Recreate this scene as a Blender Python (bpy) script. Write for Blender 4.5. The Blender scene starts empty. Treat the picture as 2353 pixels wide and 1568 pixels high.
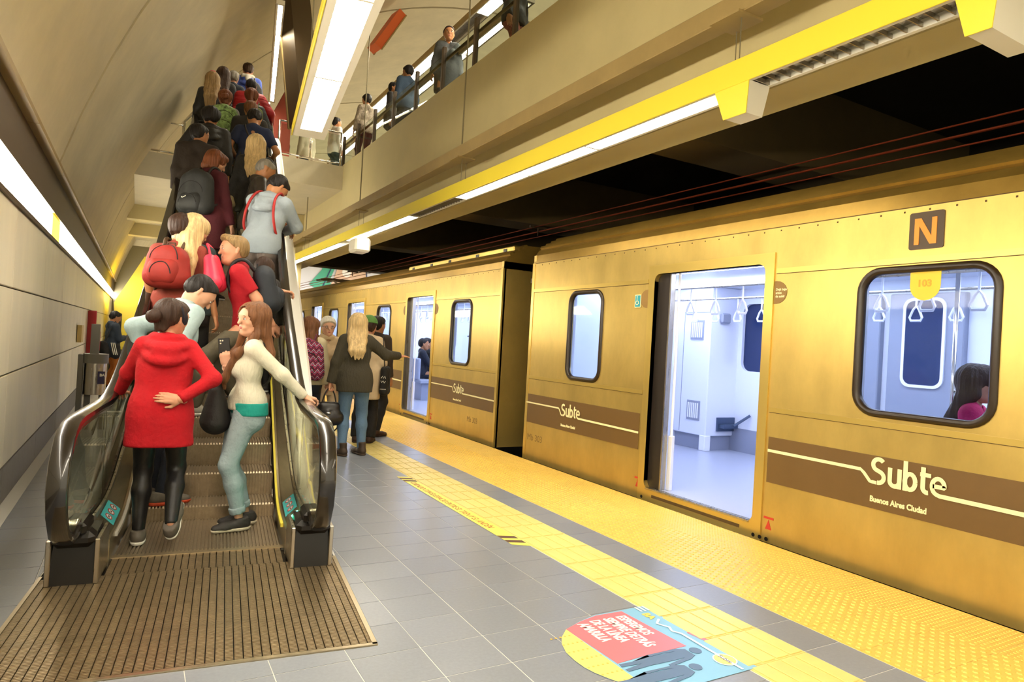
import bpy, bmesh, math, random
import numpy as np
from mathutils import Matrix, Vector
random.seed(7); rng = np.random.default_rng(7)
S = bpy.context.scene
COL = S.collection
PI = math.pi
# ---------------------------------------------------------------- camera
_F, _yaw, _pit, _rol, CAMH = 1518.0, .5170, .0057, .0573, 1.4
_fw = Vector((math.sin(_yaw)*math.cos(_pit), math.cos(_yaw)*math.cos(_pit), math.sin(_pit)))
_rt = Vector((math.cos(_yaw), -math.sin(_yaw), 0)); _up = _rt.cross(_fw)
_r = _rt*math.cos(_rol)+_up*math.sin(_rol); _u = -_rt*math.sin(_rol)+_up*math.cos(_rol)
cd = bpy.data.cameras.new('camera'); cam = bpy.data.objects.new('camera', cd); COL.objects.link(cam)
cd.sensor_width = 36; cd.lens = 36*_F/2353; cd.clip_start = .05; cd.clip_end = 300
m = Matrix.Identity(4)
for i in range(3): m[i][0], m[i][1], m[i][2] = _r[i], _u[i], -_fw[i]
m.translation = (0, 0, CAMH); cam.matrix_world = m
S.camera = cam
# ---------------------------------------------------------------- world, exposure
w = bpy.data.worlds.new('world'); S.world = w; w.use_nodes = True
w.node_tree.nodes['Background'].inputs[0].default_value = (1, .90, .66, 1)
w.node_tree.nodes['Background'].inputs[1].default_value = .8
S.view_settings.view_transform = 'Standard'; S.view_settings.look = 'None'
S.view_settings.gamma = 1; S.view_settings.use_curve_mapping = False
S.view_settings.exposure = 1.3
cy = S.cycles
cy.use_denoising = True; cy.max_bounces = 6; cy.diffuse_bounces = 3; cy.glossy_bounces = 3; cy.use_adaptive_sampling = True; cy.adaptive_threshold = .025
cy.transmission_bounces = 6; cy.transparent_max_bounces = 12
cy.caustics_reflective = False; cy.caustics_refractive = False; cy.sample_clamp_indirect = 6
LAMP = 15.0      # radiance of the white luminaire panels
# ---------------------------------------------------------------- materials
def lin(h):
    if not isinstance(h, str): return tuple(h)[:3]
    h = h.lstrip('#'); c = [int(h[i:i+2], 16)/255 for i in (0, 2, 4)]
    return tuple(x/12.92 if x <= .04045 else ((x+.055)/1.055)**2.4 for x in c)
MATS = {}
def mat(name, col, rough=.6, metal=0, noise=None, bump=None, emit=0, emit_col=None, alpha=1, trans=0, ior=1.45, coat=0, rnd=0, spec=.5, sheen=0, stripes=None):
    """noise=(scale, amount, stretch xyz) varies the base colour; bump=(scale, strength, stretch)"""
    if name in MATS: return MATS[name]
    M = bpy.data.materials.new(name); M.use_nodes = True
    nt = M.node_tree; b = nt.nodes['Principled BSDF']; L = nt.links.new
    c = lin(col); I = b.inputs
    I['Base Color'].default_value = (*c, 1); I['Roughness'].default_value = rough; I['Metallic'].default_value = metal
    I['Alpha'].default_value = alpha; I['Transmission Weight'].default_value = trans; I['IOR'].default_value = ior
    I['Coat Weight'].default_value = coat; I['Specular IOR Level'].default_value = spec
    if sheen: I['Sheen Weight'].default_value = sheen
    if emit:
        I['Emission Color'].default_value = (*lin(emit_col or col), 1); I['Emission Strength'].default_value = emit
    tc = None
    def coords(st):
        tc = nt.nodes.new('ShaderNodeTexCoord'); mp = nt.nodes.new('ShaderNodeMapping')
        mp.inputs['Scale'].default_value = st or (1, 1, 1); L(tc.outputs['Object'], mp.inputs[0]); return mp.outputs[0]
    cur = None
    if noise:
        sc, am = noise[:2]; st = noise[2] if len(noise) > 2 else None
        n = nt.nodes.new('ShaderNodeTexNoise'); n.inputs['Scale'].default_value = sc; n.inputs['Detail'].default_value = 5
        n.inputs['Roughness'].default_value = .65
        L(coords(st), n.inputs['Vector'])
        r = nt.nodes.new('ShaderNodeMapRange'); r.inputs[1].default_value = .3; r.inputs[2].default_value = .7
        r.inputs[3].default_value = 1-am; r.inputs[4].default_value = 1+am*.6; L(n.outputs[0], r.inputs[0])
        x = nt.nodes.new('ShaderNodeVectorMath'); x.operation = 'SCALE'; x.inputs[0].default_value = c
        L(r.outputs[0], x.inputs['Scale']); cur = x.outputs[0]
        if rough > .12:
            r2 = nt.nodes.new('ShaderNodeMapRange'); r2.inputs[3].default_value = rough*.8; r2.inputs[4].default_value = min(1, rough*1.25)
            L(n.outputs[0], r2.inputs[0]); L(r2.outputs[0], I['Roughness'])
    if stripes:   # (axis, scale, colour2, width) hard printed stripes
        ax, sc, c2, wd = stripes
        sp = nt.nodes.new('ShaderNodeSeparateXYZ'); L(coords((sc, sc, sc)), sp.inputs[0])
        fr = nt.nodes.new('ShaderNodeMath'); fr.operation = 'FRACT'; L(sp.outputs[ax], fr.inputs[0])
        lt = nt.nodes.new('ShaderNodeMath'); lt.operation = 'LESS_THAN'; lt.inputs[1].default_value = wd; L(fr.outputs[0], lt.inputs[0])
        mx = nt.nodes.new('ShaderNodeMix'); mx.data_type = 'RGBA'; mx.inputs[6].default_value = (*c, 1); mx.inputs[7].default_value = (*lin(c2), 1)
        L(lt.outputs[0], mx.inputs[0]); cur = mx.outputs[2]
    if rnd:
        oi = nt.nodes.new('ShaderNodeObjectInfo'); r = nt.nodes.new('ShaderNodeMapRange')
        r.inputs[3].default_value = 1-rnd; r.inputs[4].default_value = 1+rnd; L(oi.outputs['Random'], r.inputs[0])
        x = nt.nodes.new('ShaderNodeVectorMath'); x.operation = 'SCALE'
        if cur: L(cur, x.inputs[0])
        else: x.inputs[0].default_value = c
        L(r.outputs[0], x.inputs['Scale']); cur = x.outputs[0]
    if cur: L(cur, I['Base Color'])
    if bump:
        n = nt.nodes.new('ShaderNodeTexNoise'); n.inputs['Scale'].default_value = bump[0]; n.inputs['Detail'].default_value = 4
        L(coords(bump[2] if len(bump) > 2 else None), n.inputs['Vector'])
        bp = nt.nodes.new('ShaderNodeBump'); bp.inputs['Strength'].default_value = bump[1]; bp.inputs['Distance'].default_value = .02
        L(n.outputs[0], bp.inputs['Height']); L(bp.outputs[0], I['Normal'])
    MATS[name] = M; return M
def glow(name, col, strength): return mat(name, col, rough=.5, emit=strength)
# ---------------------------------------------------------------- objects
def tag(o, label=None, cat=None, group=None, kind=None):
    if label: o['label'] = label
    if cat: o['category'] = cat
    if group: o['group'] = group
    if kind: o['kind'] = kind
    return o
def empty(name, loc=(0, 0, 0), rz=0, **k):
    o = bpy.data.objects.new(name, None); COL.objects.link(o); o.location = loc; o.rotation_euler.z = rz
    o.empty_display_size = .1; return tag(o, **k)
def link(name, me, parent=None, loc=None, rz=None, **k):
    o = bpy.data.objects.new(name, me); COL.objects.link(o)
    if parent: o.parent = parent
    if loc is not None: o.location = loc
    if rz is not None: o.rotation_euler.z = rz
    return tag(o, **k)
class MB:
    def __init__(s): s.v = []; s.f = []; s.m = []
    def add(s, vs, fs, mi=0):
        o = len(s.v); s.v += [tuple(v) for v in vs]; s.f += [tuple(i+o for i in f) for f in fs]; s.m += [mi]*len(fs); return s
    def box(s, a, b, mi=0, T=None, bev=0):
        (x0, y0, z0), (x1, y1, z1) = a, b
        if bev:
            vs = []; c = bev
            # box with chamfered edges: 24 verts
            def P(x, y, z): return (x, y, z)
            X = (x0, x1); Y = (y0, y1); Z = (z0, z1); ix = lambda i, j, k, ax: ((i*2+j)*2+k)*3+ax
            for i in (0, 1):
                for j in (0, 1):
                    for k in (0, 1):
                        sx, sy, sz = (c, -c)[i], (c, -c)[j], (c, -c)[k]
                        vs += [(X[i], Y[j]+sy, Z[k]+sz), (X[i]+sx, Y[j], Z[k]+sz), (X[i]+sx, Y[j]+sy, Z[k])]
            fs = []
            for i in (0, 1):
                q = [ix(i, 0, 0, 0), ix(i, 1, 0, 0), ix(i, 1, 1, 0), ix(i, 0, 1, 0)]; fs.append(q if i else q[::-1])
                q = [ix(0, i, 0, 1), ix(1, i, 0, 1), ix(1, i, 1, 1), ix(0, i, 1, 1)]; fs.append(q[::-1] if i else q)
                q = [ix(0, 0, i, 2), ix(1, 0, i, 2), ix(1, 1, i, 2), ix(0, 1, i, 2)]; fs.append(q if i else q[::-1])
            for i in (0, 1):
                for j in (0, 1):
                    q = [ix(i, j, 0, 0), ix(i, j, 1, 0), ix(i, j, 1, 1), ix(i, j, 0, 1)]; fs.append(q if i == j else q[::-1])
                    q = [ix(i, 0, j, 0), ix(i, 0, j, 2), ix(i, 1, j, 2), ix(i, 1, j, 0)]; fs.append(q if i == j else q[::-1])
                    q = [ix(0, i, j, 1), ix(1, i, j, 1), ix(1, i, j, 2), ix(0, i, j, 2)]; fs.append(q if i == j else q[::-1])
                    for k in (0, 1):
                        q = [ix(i, j, k, 0), ix(i, j, k, 1), ix(i, j, k, 2)]; fs.append(q if (i+j+k) % 2 else q[::-1])
        else:
            vs = [(x0, y0, z0), (x1, y0, z0), (x1, y1, z0), (x0, y1, z0), (x0, y0, z1), (x1, y0, z1), (x1, y1, z1), (x0, y1, z1)]
            fs = [(3, 2, 1, 0), (4, 5, 6, 7), (0, 1, 5, 4), (1, 2, 6, 5), (2, 3, 7, 6), (3, 0, 4, 7)]
        if T is not None: vs = [tuple(T @ Vector(v)) for v in vs]
        return s.add(vs, fs, mi)
    def tube(s, pts, r, n=8, mi=0, closed=False, rz=None):
        """round tube along pts; r a number or a list"""
        P = [Vector(p) for p in pts]; k = len(P); R = r if hasattr(r, '__len__') else [r]*k
        ref = None; vs = []
        for i in range(k):
            a = P[(i-1) % k] if (closed or i) else P[0]; b = P[(i+1) % k] if (closed or i < k-1) else P[-1]
            t = (b-a).normalized()
            if ref is None:
                ref = Vector((0, 0, 1)) if abs(t.z) < .9 else Vector((1, 0, 0))
                ref = (ref-t*ref.dot(t)).normalized()
            else:
                ref = (ref-t*ref.dot(t)).normalized()
            bn = t.cross(ref)
            for j in range(n):
                an = 2*PI*j/n; vs.append(P[i]+(ref*math.cos(an)*(rz or 1)+bn*math.sin(an))*R[i])
        fs = []
        for i in range(k if closed else k-1):
            for j in range(n):
                i2 = (i+1) % k; fs.append((i*n+j, i*n+(j+1) % n, i2*n+(j+1) % n, i2*n+j))
        if not closed: fs += [tuple(range(n))[::-1], tuple((k-1)*n+j for j in range(n))]
        return s.add(vs, fs, mi)
    def cyl(s, c, r, h, n=16, mi=0, r2=None):
        r2 = r if r2 is None else r2
        vs = [(c[0]+r*math.cos(2*PI*i/n), c[1]+r*math.sin(2*PI*i/n), c[2]) for i in range(n)]+[(c[0]+r2*math.cos(2*PI*i/n), c[1]+r2*math.sin(2*PI*i/n), c[2]+h) for i in range(n)]
        fs = [tuple(range(n))[::-1], tuple(range(n, 2*n))]+[(i, (i+1) % n, n+(i+1) % n, n+i) for i in range(n)]
        return s.add(vs, fs, mi)
    def sweep(s, prof, frames, mi=0, closed=True, caps=True):
        """prof: list of 2D points, frames: fn list (p2d)->3D"""
        n = len(prof); vs = [fr(p) for fr in frames for p in prof]; fs = []
        m_ = n if closed else n-1
        for i in range(len(frames)-1):
            for j in range(m_): fs.append((i*n+j, i*n+(j+1) % n, (i+1)*n+(j+1) % n, (i+1)*n+j))
        if caps and closed: fs += [tuple(range(n))[::-1], tuple((len(frames)-1)*n+j for j in range(n))]
        return s.add(vs, fs, mi)
    def mesh(s, name, mats, smooth=False):
        me = bpy.data.meshes.new(name); me.from_pydata(s.v, [], s.f)
        for m_ in (mats if isinstance(mats, (list, tuple)) else [mats]): me.materials.append(m_)
        if len(s.f): me.polygons.foreach_set('material_index', s.m)
        if smooth:
            me.shade_smooth() if smooth is True else me.set_sharp_from_angle(angle=smooth)
        bm = bmesh.new(); bm.from_mesh(me); bmesh.ops.recalc_face_normals(bm, faces=bm.faces); bm.to_mesh(me); bm.free()
        me.update(); return me
    def obj(s, name, mats, parent=None, smooth=False, **k): return link(name, s.mesh(name, mats, smooth), parent, **k)
def rrect(x0, y0, x1, y1, r, n=5):
    """rounded rectangle, counter-clockwise"""
    out = []
    for cx, cy_, a in ((x1-r, y0+r, -PI/2), (x1-r, y1-r, 0), (x0+r, y1-r, PI/2), (x0+r, y0+r, PI)):
        out += [(cx+r*math.cos(a+PI/2*i/n), cy_+r*math.sin(a+PI/2*i/n)) for i in range(n+1)]
    return out
def circ(x, y, r, n=20, ry=None): return [(x+r*math.cos(2*PI*i/n), y+(ry or r)*math.sin(2*PI*i/n)) for i in range(n)]
def _curve_mesh(cu, name, mats, M):
    o = bpy.data.objects.new('tmp', cu); COL.objects.link(o)
    dg = bpy.context.evaluated_depsgraph_get(); me = bpy.data.meshes.new_from_object(o.evaluated_get(dg))
    bpy.data.objects.remove(o); bpy.data.curves.remove(cu)
    me.name = name; me.materials.clear(); me.shade_flat()
    for m_ in (mats if isinstance(mats, (list, tuple)) else [mats]): me.materials.append(m_)
    if M is not None: me.transform(M)
    return me
def plate(name, polys, thick, mats, M=None):
    """flat plate with holes (even-odd fill of closed polygons), thickness centred on the local XY plane"""
    cu = bpy.data.curves.new('tmp', 'CURVE'); cu.dimensions = '2D'; cu.fill_mode = 'BOTH'; cu.extrude = thick/2
    for p in polys:
        sp = cu.splines.new('POLY'); sp.points.add(len(p)-1)
        for q, (x, y) in zip(sp.points, p): q.co = (x, y, 0, 1)
        sp.use_cyclic_u = True
    return _curve_mesh(cu, name, mats, M)
def text_mesh(name, body, size, mats, M=None, bold=0, shear=0, align='LEFT', thick=.0015, spacing=1, width=1):
    cu = bpy.data.curves.new('tmp', 'FONT'); cu.body = body; cu.size = size; cu.align_x = align; cu.offset = bold
    cu.extrude = thick; cu.shear = shear; cu.space_character = spacing; cu.resolution_u = 3
    if width != 1: M = (M or Matrix.Identity(4)) @ Matrix.Diagonal((width, 1, 1, 1))
    return _curve_mesh(cu, name, mats, M)
def stroke(mb, pts, wd, zz=0, th=.002, mi=0, cap=True):
    """flat ribbon of width wd along 2D pts, on local XY at height zz, with round joints"""
    n = len(pts); L_, R_ = [], []
    for i in range(n):
        a = Vector(pts[max(0, i-1)]); b = Vector(pts[min(n-1, i+1)]); t = (b-a).normalized(); nn = Vector((-t.y, t.x))*wd/2
        p = Vector(pts[i]); L_.append(p+nn); R_.append(p-nn)
    vs = [(p.x, p.y, zz+th) for p in L_]+[(p.x, p.y, zz+th) for p in R_]
    mb.add(vs, [(n+i, n+i+1, i+1, i) for i in range(n-1)], mi)
def frame(o, x, y):
    """matrix with origin o, local x along x, local y along y"""
    x = Vector(x).normalized(); y = Vector(y); y = (y-x*y.dot(x)).normalized(); z = x.cross(y)
    M = Matrix.Identity(4)
    for i in range(3): M[i][0], M[i][1], M[i][2], M[i][3] = x[i], y[i], z[i], o[i]
    return M
def arc(cx, cy_, r, a0, a1, n=10, ry=None):
    return [(cx+r*math.cos(math.radians(a0+(a1-a0)*i/n)), cy_+(ry or r)*math.sin(math.radians(a0+(a1-a0)*i/n))) for i in range(n+1)]
EY = .108
UU = Vector((math.cos(EY), -math.sin(EY), 0)); VV = Vector((math.sin(EY), math.cos(EY), 0))
def ew(u, v, z=0): return UU*u+VV*v+Vector((0, 0, z))
def nose(v): return .577*(v-5.1)
# ================================================================ STATION
m_tile = mat('grey_stone_tile', '#82878f', .3, noise=(60, .10), rnd=.05, spec=.5)
m_grout = mat('pale_grout', '#d2d0c8', .8)
m_conc = mat('vault_concrete', '#cbbd9b', .75, noise=(1.3, .13), bump=(6, .10))
m_groove = mat('dark_groove', '#453a24', .9)
m_panel = mat('cream_wall_panel', '#dcd0b4', .4, noise=(1.6, .09, (1, 1, .25)))
m_dark = mat('dark_joint', '#3a3329', .9)
m_base = mat('grey_baseboard', '#77726a', .4, noise=(8, .08))
m_fascia = mat('beige_fascia', '#c4b583', .65, noise=(1.1, .08))
m_rail = mat('bronze_channel', '#9a8352', .5, noise=(3, .15))
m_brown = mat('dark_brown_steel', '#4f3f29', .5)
m_yellow = mat('yellow_paint', '#ecd63c', .38)
m_white = mat('white_enamel', '#ded8c4', .4)
m_lamp = glow('lamp_white', '#fff5e2', LAMP)
m_lampy = glow('lamp_yellow', '#ffe23a', 2.2)
m_steel = mat('brushed_steel', '#b9b2a4', .28, metal=1, noise=(40, .1, (1, 1, .1)))
m_chrome = mat('chrome', '#d8d4cc', .12, metal=1)
m_black = mat('black_rubber', '#17130f', .35)
m_tunnel = mat('tunnel_dark', '#241d12', .9, noise=(2, .2))  # mottled near-black brown for the tunnel surfaces
m_glass = mat('clear_glass', '#dfe8e2', .02, trans=1, ior=1.1, spec=.3)
m_tact = mat('yellow_tactile', '#e9c25c', .4, noise=(9, .08), rnd=.03)
m_wire = mat('steel_wire', '#8d8468', .4, metal=.6)

# ---- floor
FLOOR = link('floor', plate('floor', [[(-1.1, -4), (4.245, -4), (4.245, 34), (-1.1, 34)], [tuple(ew(u, v)[:2]) for u, v in ((-.845, 2.98), (.705, 2.98), (.705, 9), (-.845, 9))]], .296, m_grout, Matrix.Translation((0, 0, -.150))), kind='structure')
q = MB(); q.box((-1.1, 2, -.6), (2.6, 11, -.32)); q.obj('floor_light_block', m_black, kind='structure')  # unseen box added to stop world light leaking up through the floor opening
PX, PY, X0, Y0 = .319, .288, 2.155, 3.367
tm = MB(); tm.box((0, 0, -.02), (PX-.004, PY-.004, 0), bev=.0015); tme = tm.mesh('tile', m_tile)
far = MB(); nt_ = 0
def in_grate(x, y):
    u = x*UU.x+y*UU.y; v = x*VV.x+y*VV.y
    return -.84 < u < .70 and 3.0 < v < 14
for i in range(-10, 1):
    for j in range(-12, 70):
        x = X0+PX*i; y = Y0+PY*j
        cx, cy_ = x+PX/2, y+PY/2
        if cx < -.80: continue
        wx = min(PX, 2.478-x) if i == 0 else PX
        cs = [(x+.002, y+.002), (x+wx-.002, y+.002), (x+wx-.002, y+PY-.002), (x+.002, y+PY-.002)]
        ins = [in_grate(*c) for c in cs]
        if all(ins): continue
        if any(ins) or any(in_grate(cx+a_*PX*.45, cy_+b_*PY*.45) for a_ in (-1, 0, 1) for b_ in (-1, 0, 1)):
            for lim in (((1, 0, .716),), ((-1, 0, .852),), ((0, -1, -2.972), (-1, 0, -.716), (1, 0, -.852))):      # right of, left of, in front of the landing plate
                poly = cs
                for (a_, b_, c_) in lim:
                    f = lambda P: (P[0]*UU.x+P[1]*UU.y)*a_+(P[0]*VV.x+P[1]*VV.y)*b_-c_
                    out = []
                    for k in range(len(poly)):
                        A_, B_ = poly[k], poly[(k+1) % len(poly)]; fa, fb = f(A_), f(B_)
                        if fa >= 0: out.append(A_)
                        if fa*fb < 0: t = fa/(fa-fb); out.append((A_[0]+(B_[0]-A_[0])*t, A_[1]+(B_[1]-A_[1])*t))
                    poly = out
                    if len(poly) < 3: break
                if len(poly) > 2:
                    n = len(poly); q = MB(); q.add([(*P, -.02) for P in poly]+[(*P, 0) for P in poly], [tuple(range(n))[::-1], tuple(range(n, 2*n))]+[(k, (k+1) % n, n+(k+1) % n, n+k) for k in range(n)])
                    q.obj('tile', m_tile, FLOOR); nt_ += 1
            continue
        if 1.5 < y < 7.4 and nt_ < 262 and not (cx < .3 and y < 2.5) and i < 0:
            link('tile', tme, FLOOR, loc=(x+.002, y+.002, 0)); nt_ += 1
        else:
            far.box((x+.002, y+.002, -.02), (x+wx-.002, y+PY-.002, 0))
for j in range(-12, 70):   # grey strip between the two yellow bands
    y = Y0+.12+PY*j
    if 1.2 < y < 9 and nt_ < 299: link('tile', STRIP if 'STRIP' in globals() else globals().setdefault('STRIP', (lambda b: (b.box((0, 0, -.02), (.266, PY-.004, 0), bev=.0015), b.mesh('tile', m_tile))[1])(MB())), FLOOR, loc=(2.886, y, 0)); nt_ += 1
    else: far.box((2.886, y, -.02), (3.152, y+PY-.004, 0))
far.obj('distant_tiles', m_tile, FLOOR, kind='stuff')
# tactile pavers
def dome(mb, x, y, r, h, n=6):
    vs = [(x+r*math.cos(2*PI*k/n), y+r*math.sin(2*PI*k/n), 0) for k in range(n)]+[(x+.72*r*math.cos(2*PI*k/n), y+.72*r*math.sin(2*PI*k/n), h) for k in range(n)]
    mb.add(vs, [(k, (k+1) % n, n+(k+1) % n, n+k) for k in range(n)]+[tuple(range(n, 2*n))])
TP = .293
a = MB(); a.box((0, 0, -.02), (.664, TP-.004, 0))
for r in range(6):
    for c in range(7):
        for s_ in (0, 1): dome(a, .03+c*.095+s_*.0475, .026+r*.0485+s_*.0243, .0155, .006)
a = a.mesh('tactile_paver', m_tact)
b = MB(); b.box((0, 0, -.02), (.424, TP-.004, 0))
for r in range(10):
    for c in range(14): dome(b, .018+c*.030, .015+r*.029, .008, .004, 5)
b = b.mesh('tactile_paver', m_tact)
g = MB()   # guide strip paver: three raised bars
g.box((0, 0, -.02), (.40, TP-.004, 0))
for c in range(4):
    x = .012+c*.097
    g.box((x, .008, 0), (x+.084, TP-.012, .0045), bev=.002)
g = g.mesh('guide_paver', mat('yellow_guide', '#e5d07c', .42, noise=(7, .07), rnd=.04))
for j in range(-8, 70):
    y = 1.643+TP*j
    if y < .9 or y > 24: continue
    link('tactile_paver', a, FLOOR, loc=(3.158, y, .001)); link('tactile_paver', b, FLOOR, loc=(3.824, y, .001))
    link('guide_paver', g, FLOOR, loc=(2.482, y+.1, .001))
q = MB(); q.box((3.0, -4, -1.25), (4.24, 34, -.31)); q.obj('platform_wall', mat('platform_edge', '#4a3a26', .8), kind='structure', label=None)
q = MB(); q.box((4.1, -6, -1.3), (9.4, 45, -1.15)); q.obj('track_bed', mat('track_ballast', '#2a2118', .95, noise=(20, .3)), kind='structure')
for x in (5.35, 6.85):
    q = MB(); q.box((x, -6, -1.15), (x+.07, 45, -1.0)); q.obj('track_rail', m_rail, kind='structure')

# ---- left wall
q = MB(); q.box((-1.3, -6, -.1), (-.835, 30, 2.9)); WL = q.obj('wall_left', m_dark, kind='structure')
for (z0, z1) in ((.278, .962), (.976, 1.60), (1.612, 2.205)):
    p = MB(); p.box((-.84, 0, z0), (-.81, 1.862, z1), bev=.003); pm = p.mesh('panel', mat('cream_panel', '#f0e7cd', .38, noise=(1.6, .10, (1, 1, .25)), rnd=.03))
    for k in range(-6, 13): link('panel', pm, WL, loc=(0, 6.09+1.87*k+.004, 0))
q = MB()
for k in range(-6, 13): q.box((-.84, 6.09+1.87*k+.003, 0), (-.806, 6.09+1.87*(k+1)-.003, .27))
q.obj('baseboard_left', m_base, kind='structure')
# wall light
WLt = empty('wall_light', (-.81, 0, 2.2), label='long glowing fluorescent strip along the cream wall under a shade-toned cornice', cat='light')
def part(name, mats, parent, build, smooth=False, world=True, **k):
    b_ = MB(); build(b_); me = b_.mesh(name, mats, smooth)
    if world: me.transform(Matrix.Translation(-parent.location) if not parent.rotation_euler.z else (Matrix.Translation(parent.location) @ Matrix.Rotation(parent.rotation_euler.z, 4, 'Z')).inverted())
    return link(name, me, parent, **k)
part('housing', m_brown, WLt, lambda b: (b.box((-.84, -5, 2.465), (-.775, 30, 2.83)), b.box((-.84, -5, 2.205), (-.79, 30, 2.24)), b.box((-.84, -5, 2.24), (-.832, 30, 2.465))))  # shade of the unlit housing face put into its dark brown
part('cornice', m_rail, WLt, lambda b: [b.box((-.84, 8.0+2.0*k+.004, 2.83), (-.70, 10.0+2.0*k-.004, 2.87)) for k in range(-7, 11)])
ys = [-5]+[8.15-2.6*k for k in range(4, -1, -1)]
for k in range(-5, 10):
    y0 = 8.15+2.6*k
    part('diffuser', m_lamp, WLt, lambda b: b.box((-.83, y0+(.75 if k == 0 else 0)+.01, 2.245), (-.80, y0+2.59, 2.46)))
part('coloured_panel', m_lampy, WLt, lambda b: b.box((-.83, 8.17, 2.245), (-.795, 8.88, 2.46)), label='yellow panel')

# ---- barrel vault
VC, VZ, VR = 9.5, .1, 10.6
def vault_pt(a, r): return (VC-r*math.cos(a), VZ+r*math.sin(a))
CE = MB()
a0, a1 = math.asin(2.75/VR), PI-math.asin(2.0/VR)
def vault(y0, y1, r0, r1, A0=a0, A1=a1, n=48):
    b_ = MB(); pr = [vault_pt(A0+(A1-A0)*i/n, r0) for i in range(n+1)]+[vault_pt(A0+(A1-A0)*i/n, r1) for i in range(n, -1, -1)]
    b_.sweep(pr, [lambda p: (p[0], y0, p[1]), lambda p: (p[0], y1, p[1])]); return b_
CEIL = vault(-8, 46, VR+.05, VR+.3).obj('ceiling', m_groove, kind='structure', smooth=.5)
seams = [-8, -.9, 7.7, 16.5, 25.3, 34.1, 46]
for i in range(6): link('vault_panel', vault(seams[i]+.05, seams[i+1]-.05, VR, VR+.06).mesh('vault_panel', m_conc, .5), CEIL)
q = MB(); q.box((-1.2, 45.5, -1), (20.5, 46, 11)); q.obj('wall_far', m_conc, kind='structure')
q = MB(); q.box((-1.2, 27.6, 0), (2.6, 27.8, 4.2)); q.obj('wall_back', mat('dim_wall', '#8d8468', .8), kind='structure')

# ---- mezzanine: fascia beam, floor over the tracks, landing slab
q = MB(); q.box((3.62, -6, 3.22), (4.0, 20.6, 5.0)); q.obj('beam_right', m_fascia, kind='structure')
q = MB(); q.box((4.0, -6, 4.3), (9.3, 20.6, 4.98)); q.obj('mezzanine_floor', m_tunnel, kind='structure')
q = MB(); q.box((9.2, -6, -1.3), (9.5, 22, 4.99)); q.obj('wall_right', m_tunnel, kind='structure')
for k, y in enumerate((-.3, 4.55, 9.4, 14.2, 19.9)):
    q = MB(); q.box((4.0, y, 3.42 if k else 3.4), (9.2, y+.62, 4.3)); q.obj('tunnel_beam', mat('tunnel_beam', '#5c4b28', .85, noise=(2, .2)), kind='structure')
q = MB(); q.box((2.05, 14.0, 4.46), (3.62, 27, 4.96)); q.box((-.6, 15.2, 4.36), (1.0, 27, 4.86)); q.box((.9, 14.75, 4.40), (2.1, 27, 4.95))
q.obj('mezzanine_slab', mat('slab_concrete', '#cdc3a6', .65, noise=(1.5, .1)), kind='structure')
for y in (19.0, 22.5):
    q = MB(); q.box((-.7, y, 4.0), (3.6, y+.4, 4.4)); q.obj('cross_beam', m_fascia, kind='structure')
q = MB(); q.box((3.45, 17.6, 0), (3.62, 20.6, 4.45)); q.obj('wall_return', m_fascia, kind='structure')

# ---- glass balustrade on the beam
GB = empty('glass_balustrade', (3.66, 4, 5.0), label='glass balustrade with bronze posts along the top of the beige beam', cat='balustrade')
yy = [1.5+1.06*k for k in range(13)]
for i, y in enumerate(yy):
    part('post', m_brown, GB, lambda b: (b.box((3.64, y-.03, 5.0), (3.70, y+.03, 5.66), bev=.006),))
    if i < 12: part('glass_panel', m_glass, GB, lambda b: b.box((3.665, y+.04, 5.03), (3.675, y+1.02, 5.55)))
part('handrail', m_rail, GB, lambda b: b.tube([(3.72, 1.2, 5.50), (3.72, 14.4, 5.50)], .022), smooth=True)
part('base_rail', m_rail, GB, lambda b: b.box((3.65, 1.2, 5.0), (3.69, 14.3, 5.03)))
# front railing of the landing, right of the escalator
def railing(name, p0, p1, h, n, label, glass=True, bars=2):
    p0, p1 = Vector(p0), Vector(p1); R = empty(name, p0, label=label, cat='railing'); d = p1-p0
    for i in range(n+1):
        c = d*i/n; b_ = MB(); b_.tube([c, c+Vector((0, 0, h))], .02); b_.obj('post', m_chrome, R, smooth=True)
    for z in [h, .06]+([h*.5] if bars > 2 else []):
        b_ = MB(); b_.tube([Vector((0, 0, z)), d+Vector((0, 0, z))], .018); b_.obj('rail', m_chrome, R, smooth=True)
    if glass:
        for i in range(n):
            c0 = d*(i+.06)/n; c1 = d*(i+.94)/n; t = d.normalized().cross(Vector((0, 0, 1)))*.005; vs = []
            for s_ in (-1, 1):
                for c, z in ((c0, .1), (c1, .1), (c1, h-.06), (c0, h-.06)): vs.append(c+t*s_+Vector((0, 0, z)))
            b_ = MB(); b_.add(vs, [(3, 2, 1, 0), (4, 5, 6, 7), (0, 1, 5, 4), (1, 2, 6, 5), (2, 3, 7, 6), (3, 0, 4, 7)]); b_.obj('glass_panel', m_glass, R)
    return R
railing('steel_railing', (2.30, 14.06, 4.96), (3.56, 14.06, 4.96), .72, 2, 'steel railing with glass on the landing edge below the big lamp')
railing('steel_railing', (-.05, 15.26, 4.86), (.62, 15.26, 4.86), .66, 1, 'steel railing on the landing against the curved vault', glass=False)
R = empty('glass_screen', (.72, 15.3, 4.86), label='slanted glass screen with steel post beside the escalator head', cat='screen')
b_ = MB(); b_.tube([(-.08, 0, 0), (-.08, 0, .75), (.17, 0, 1.1), (.35, 0, 1.3)], .022); b_.obj('post', m_chrome, R, smooth=True)
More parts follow.
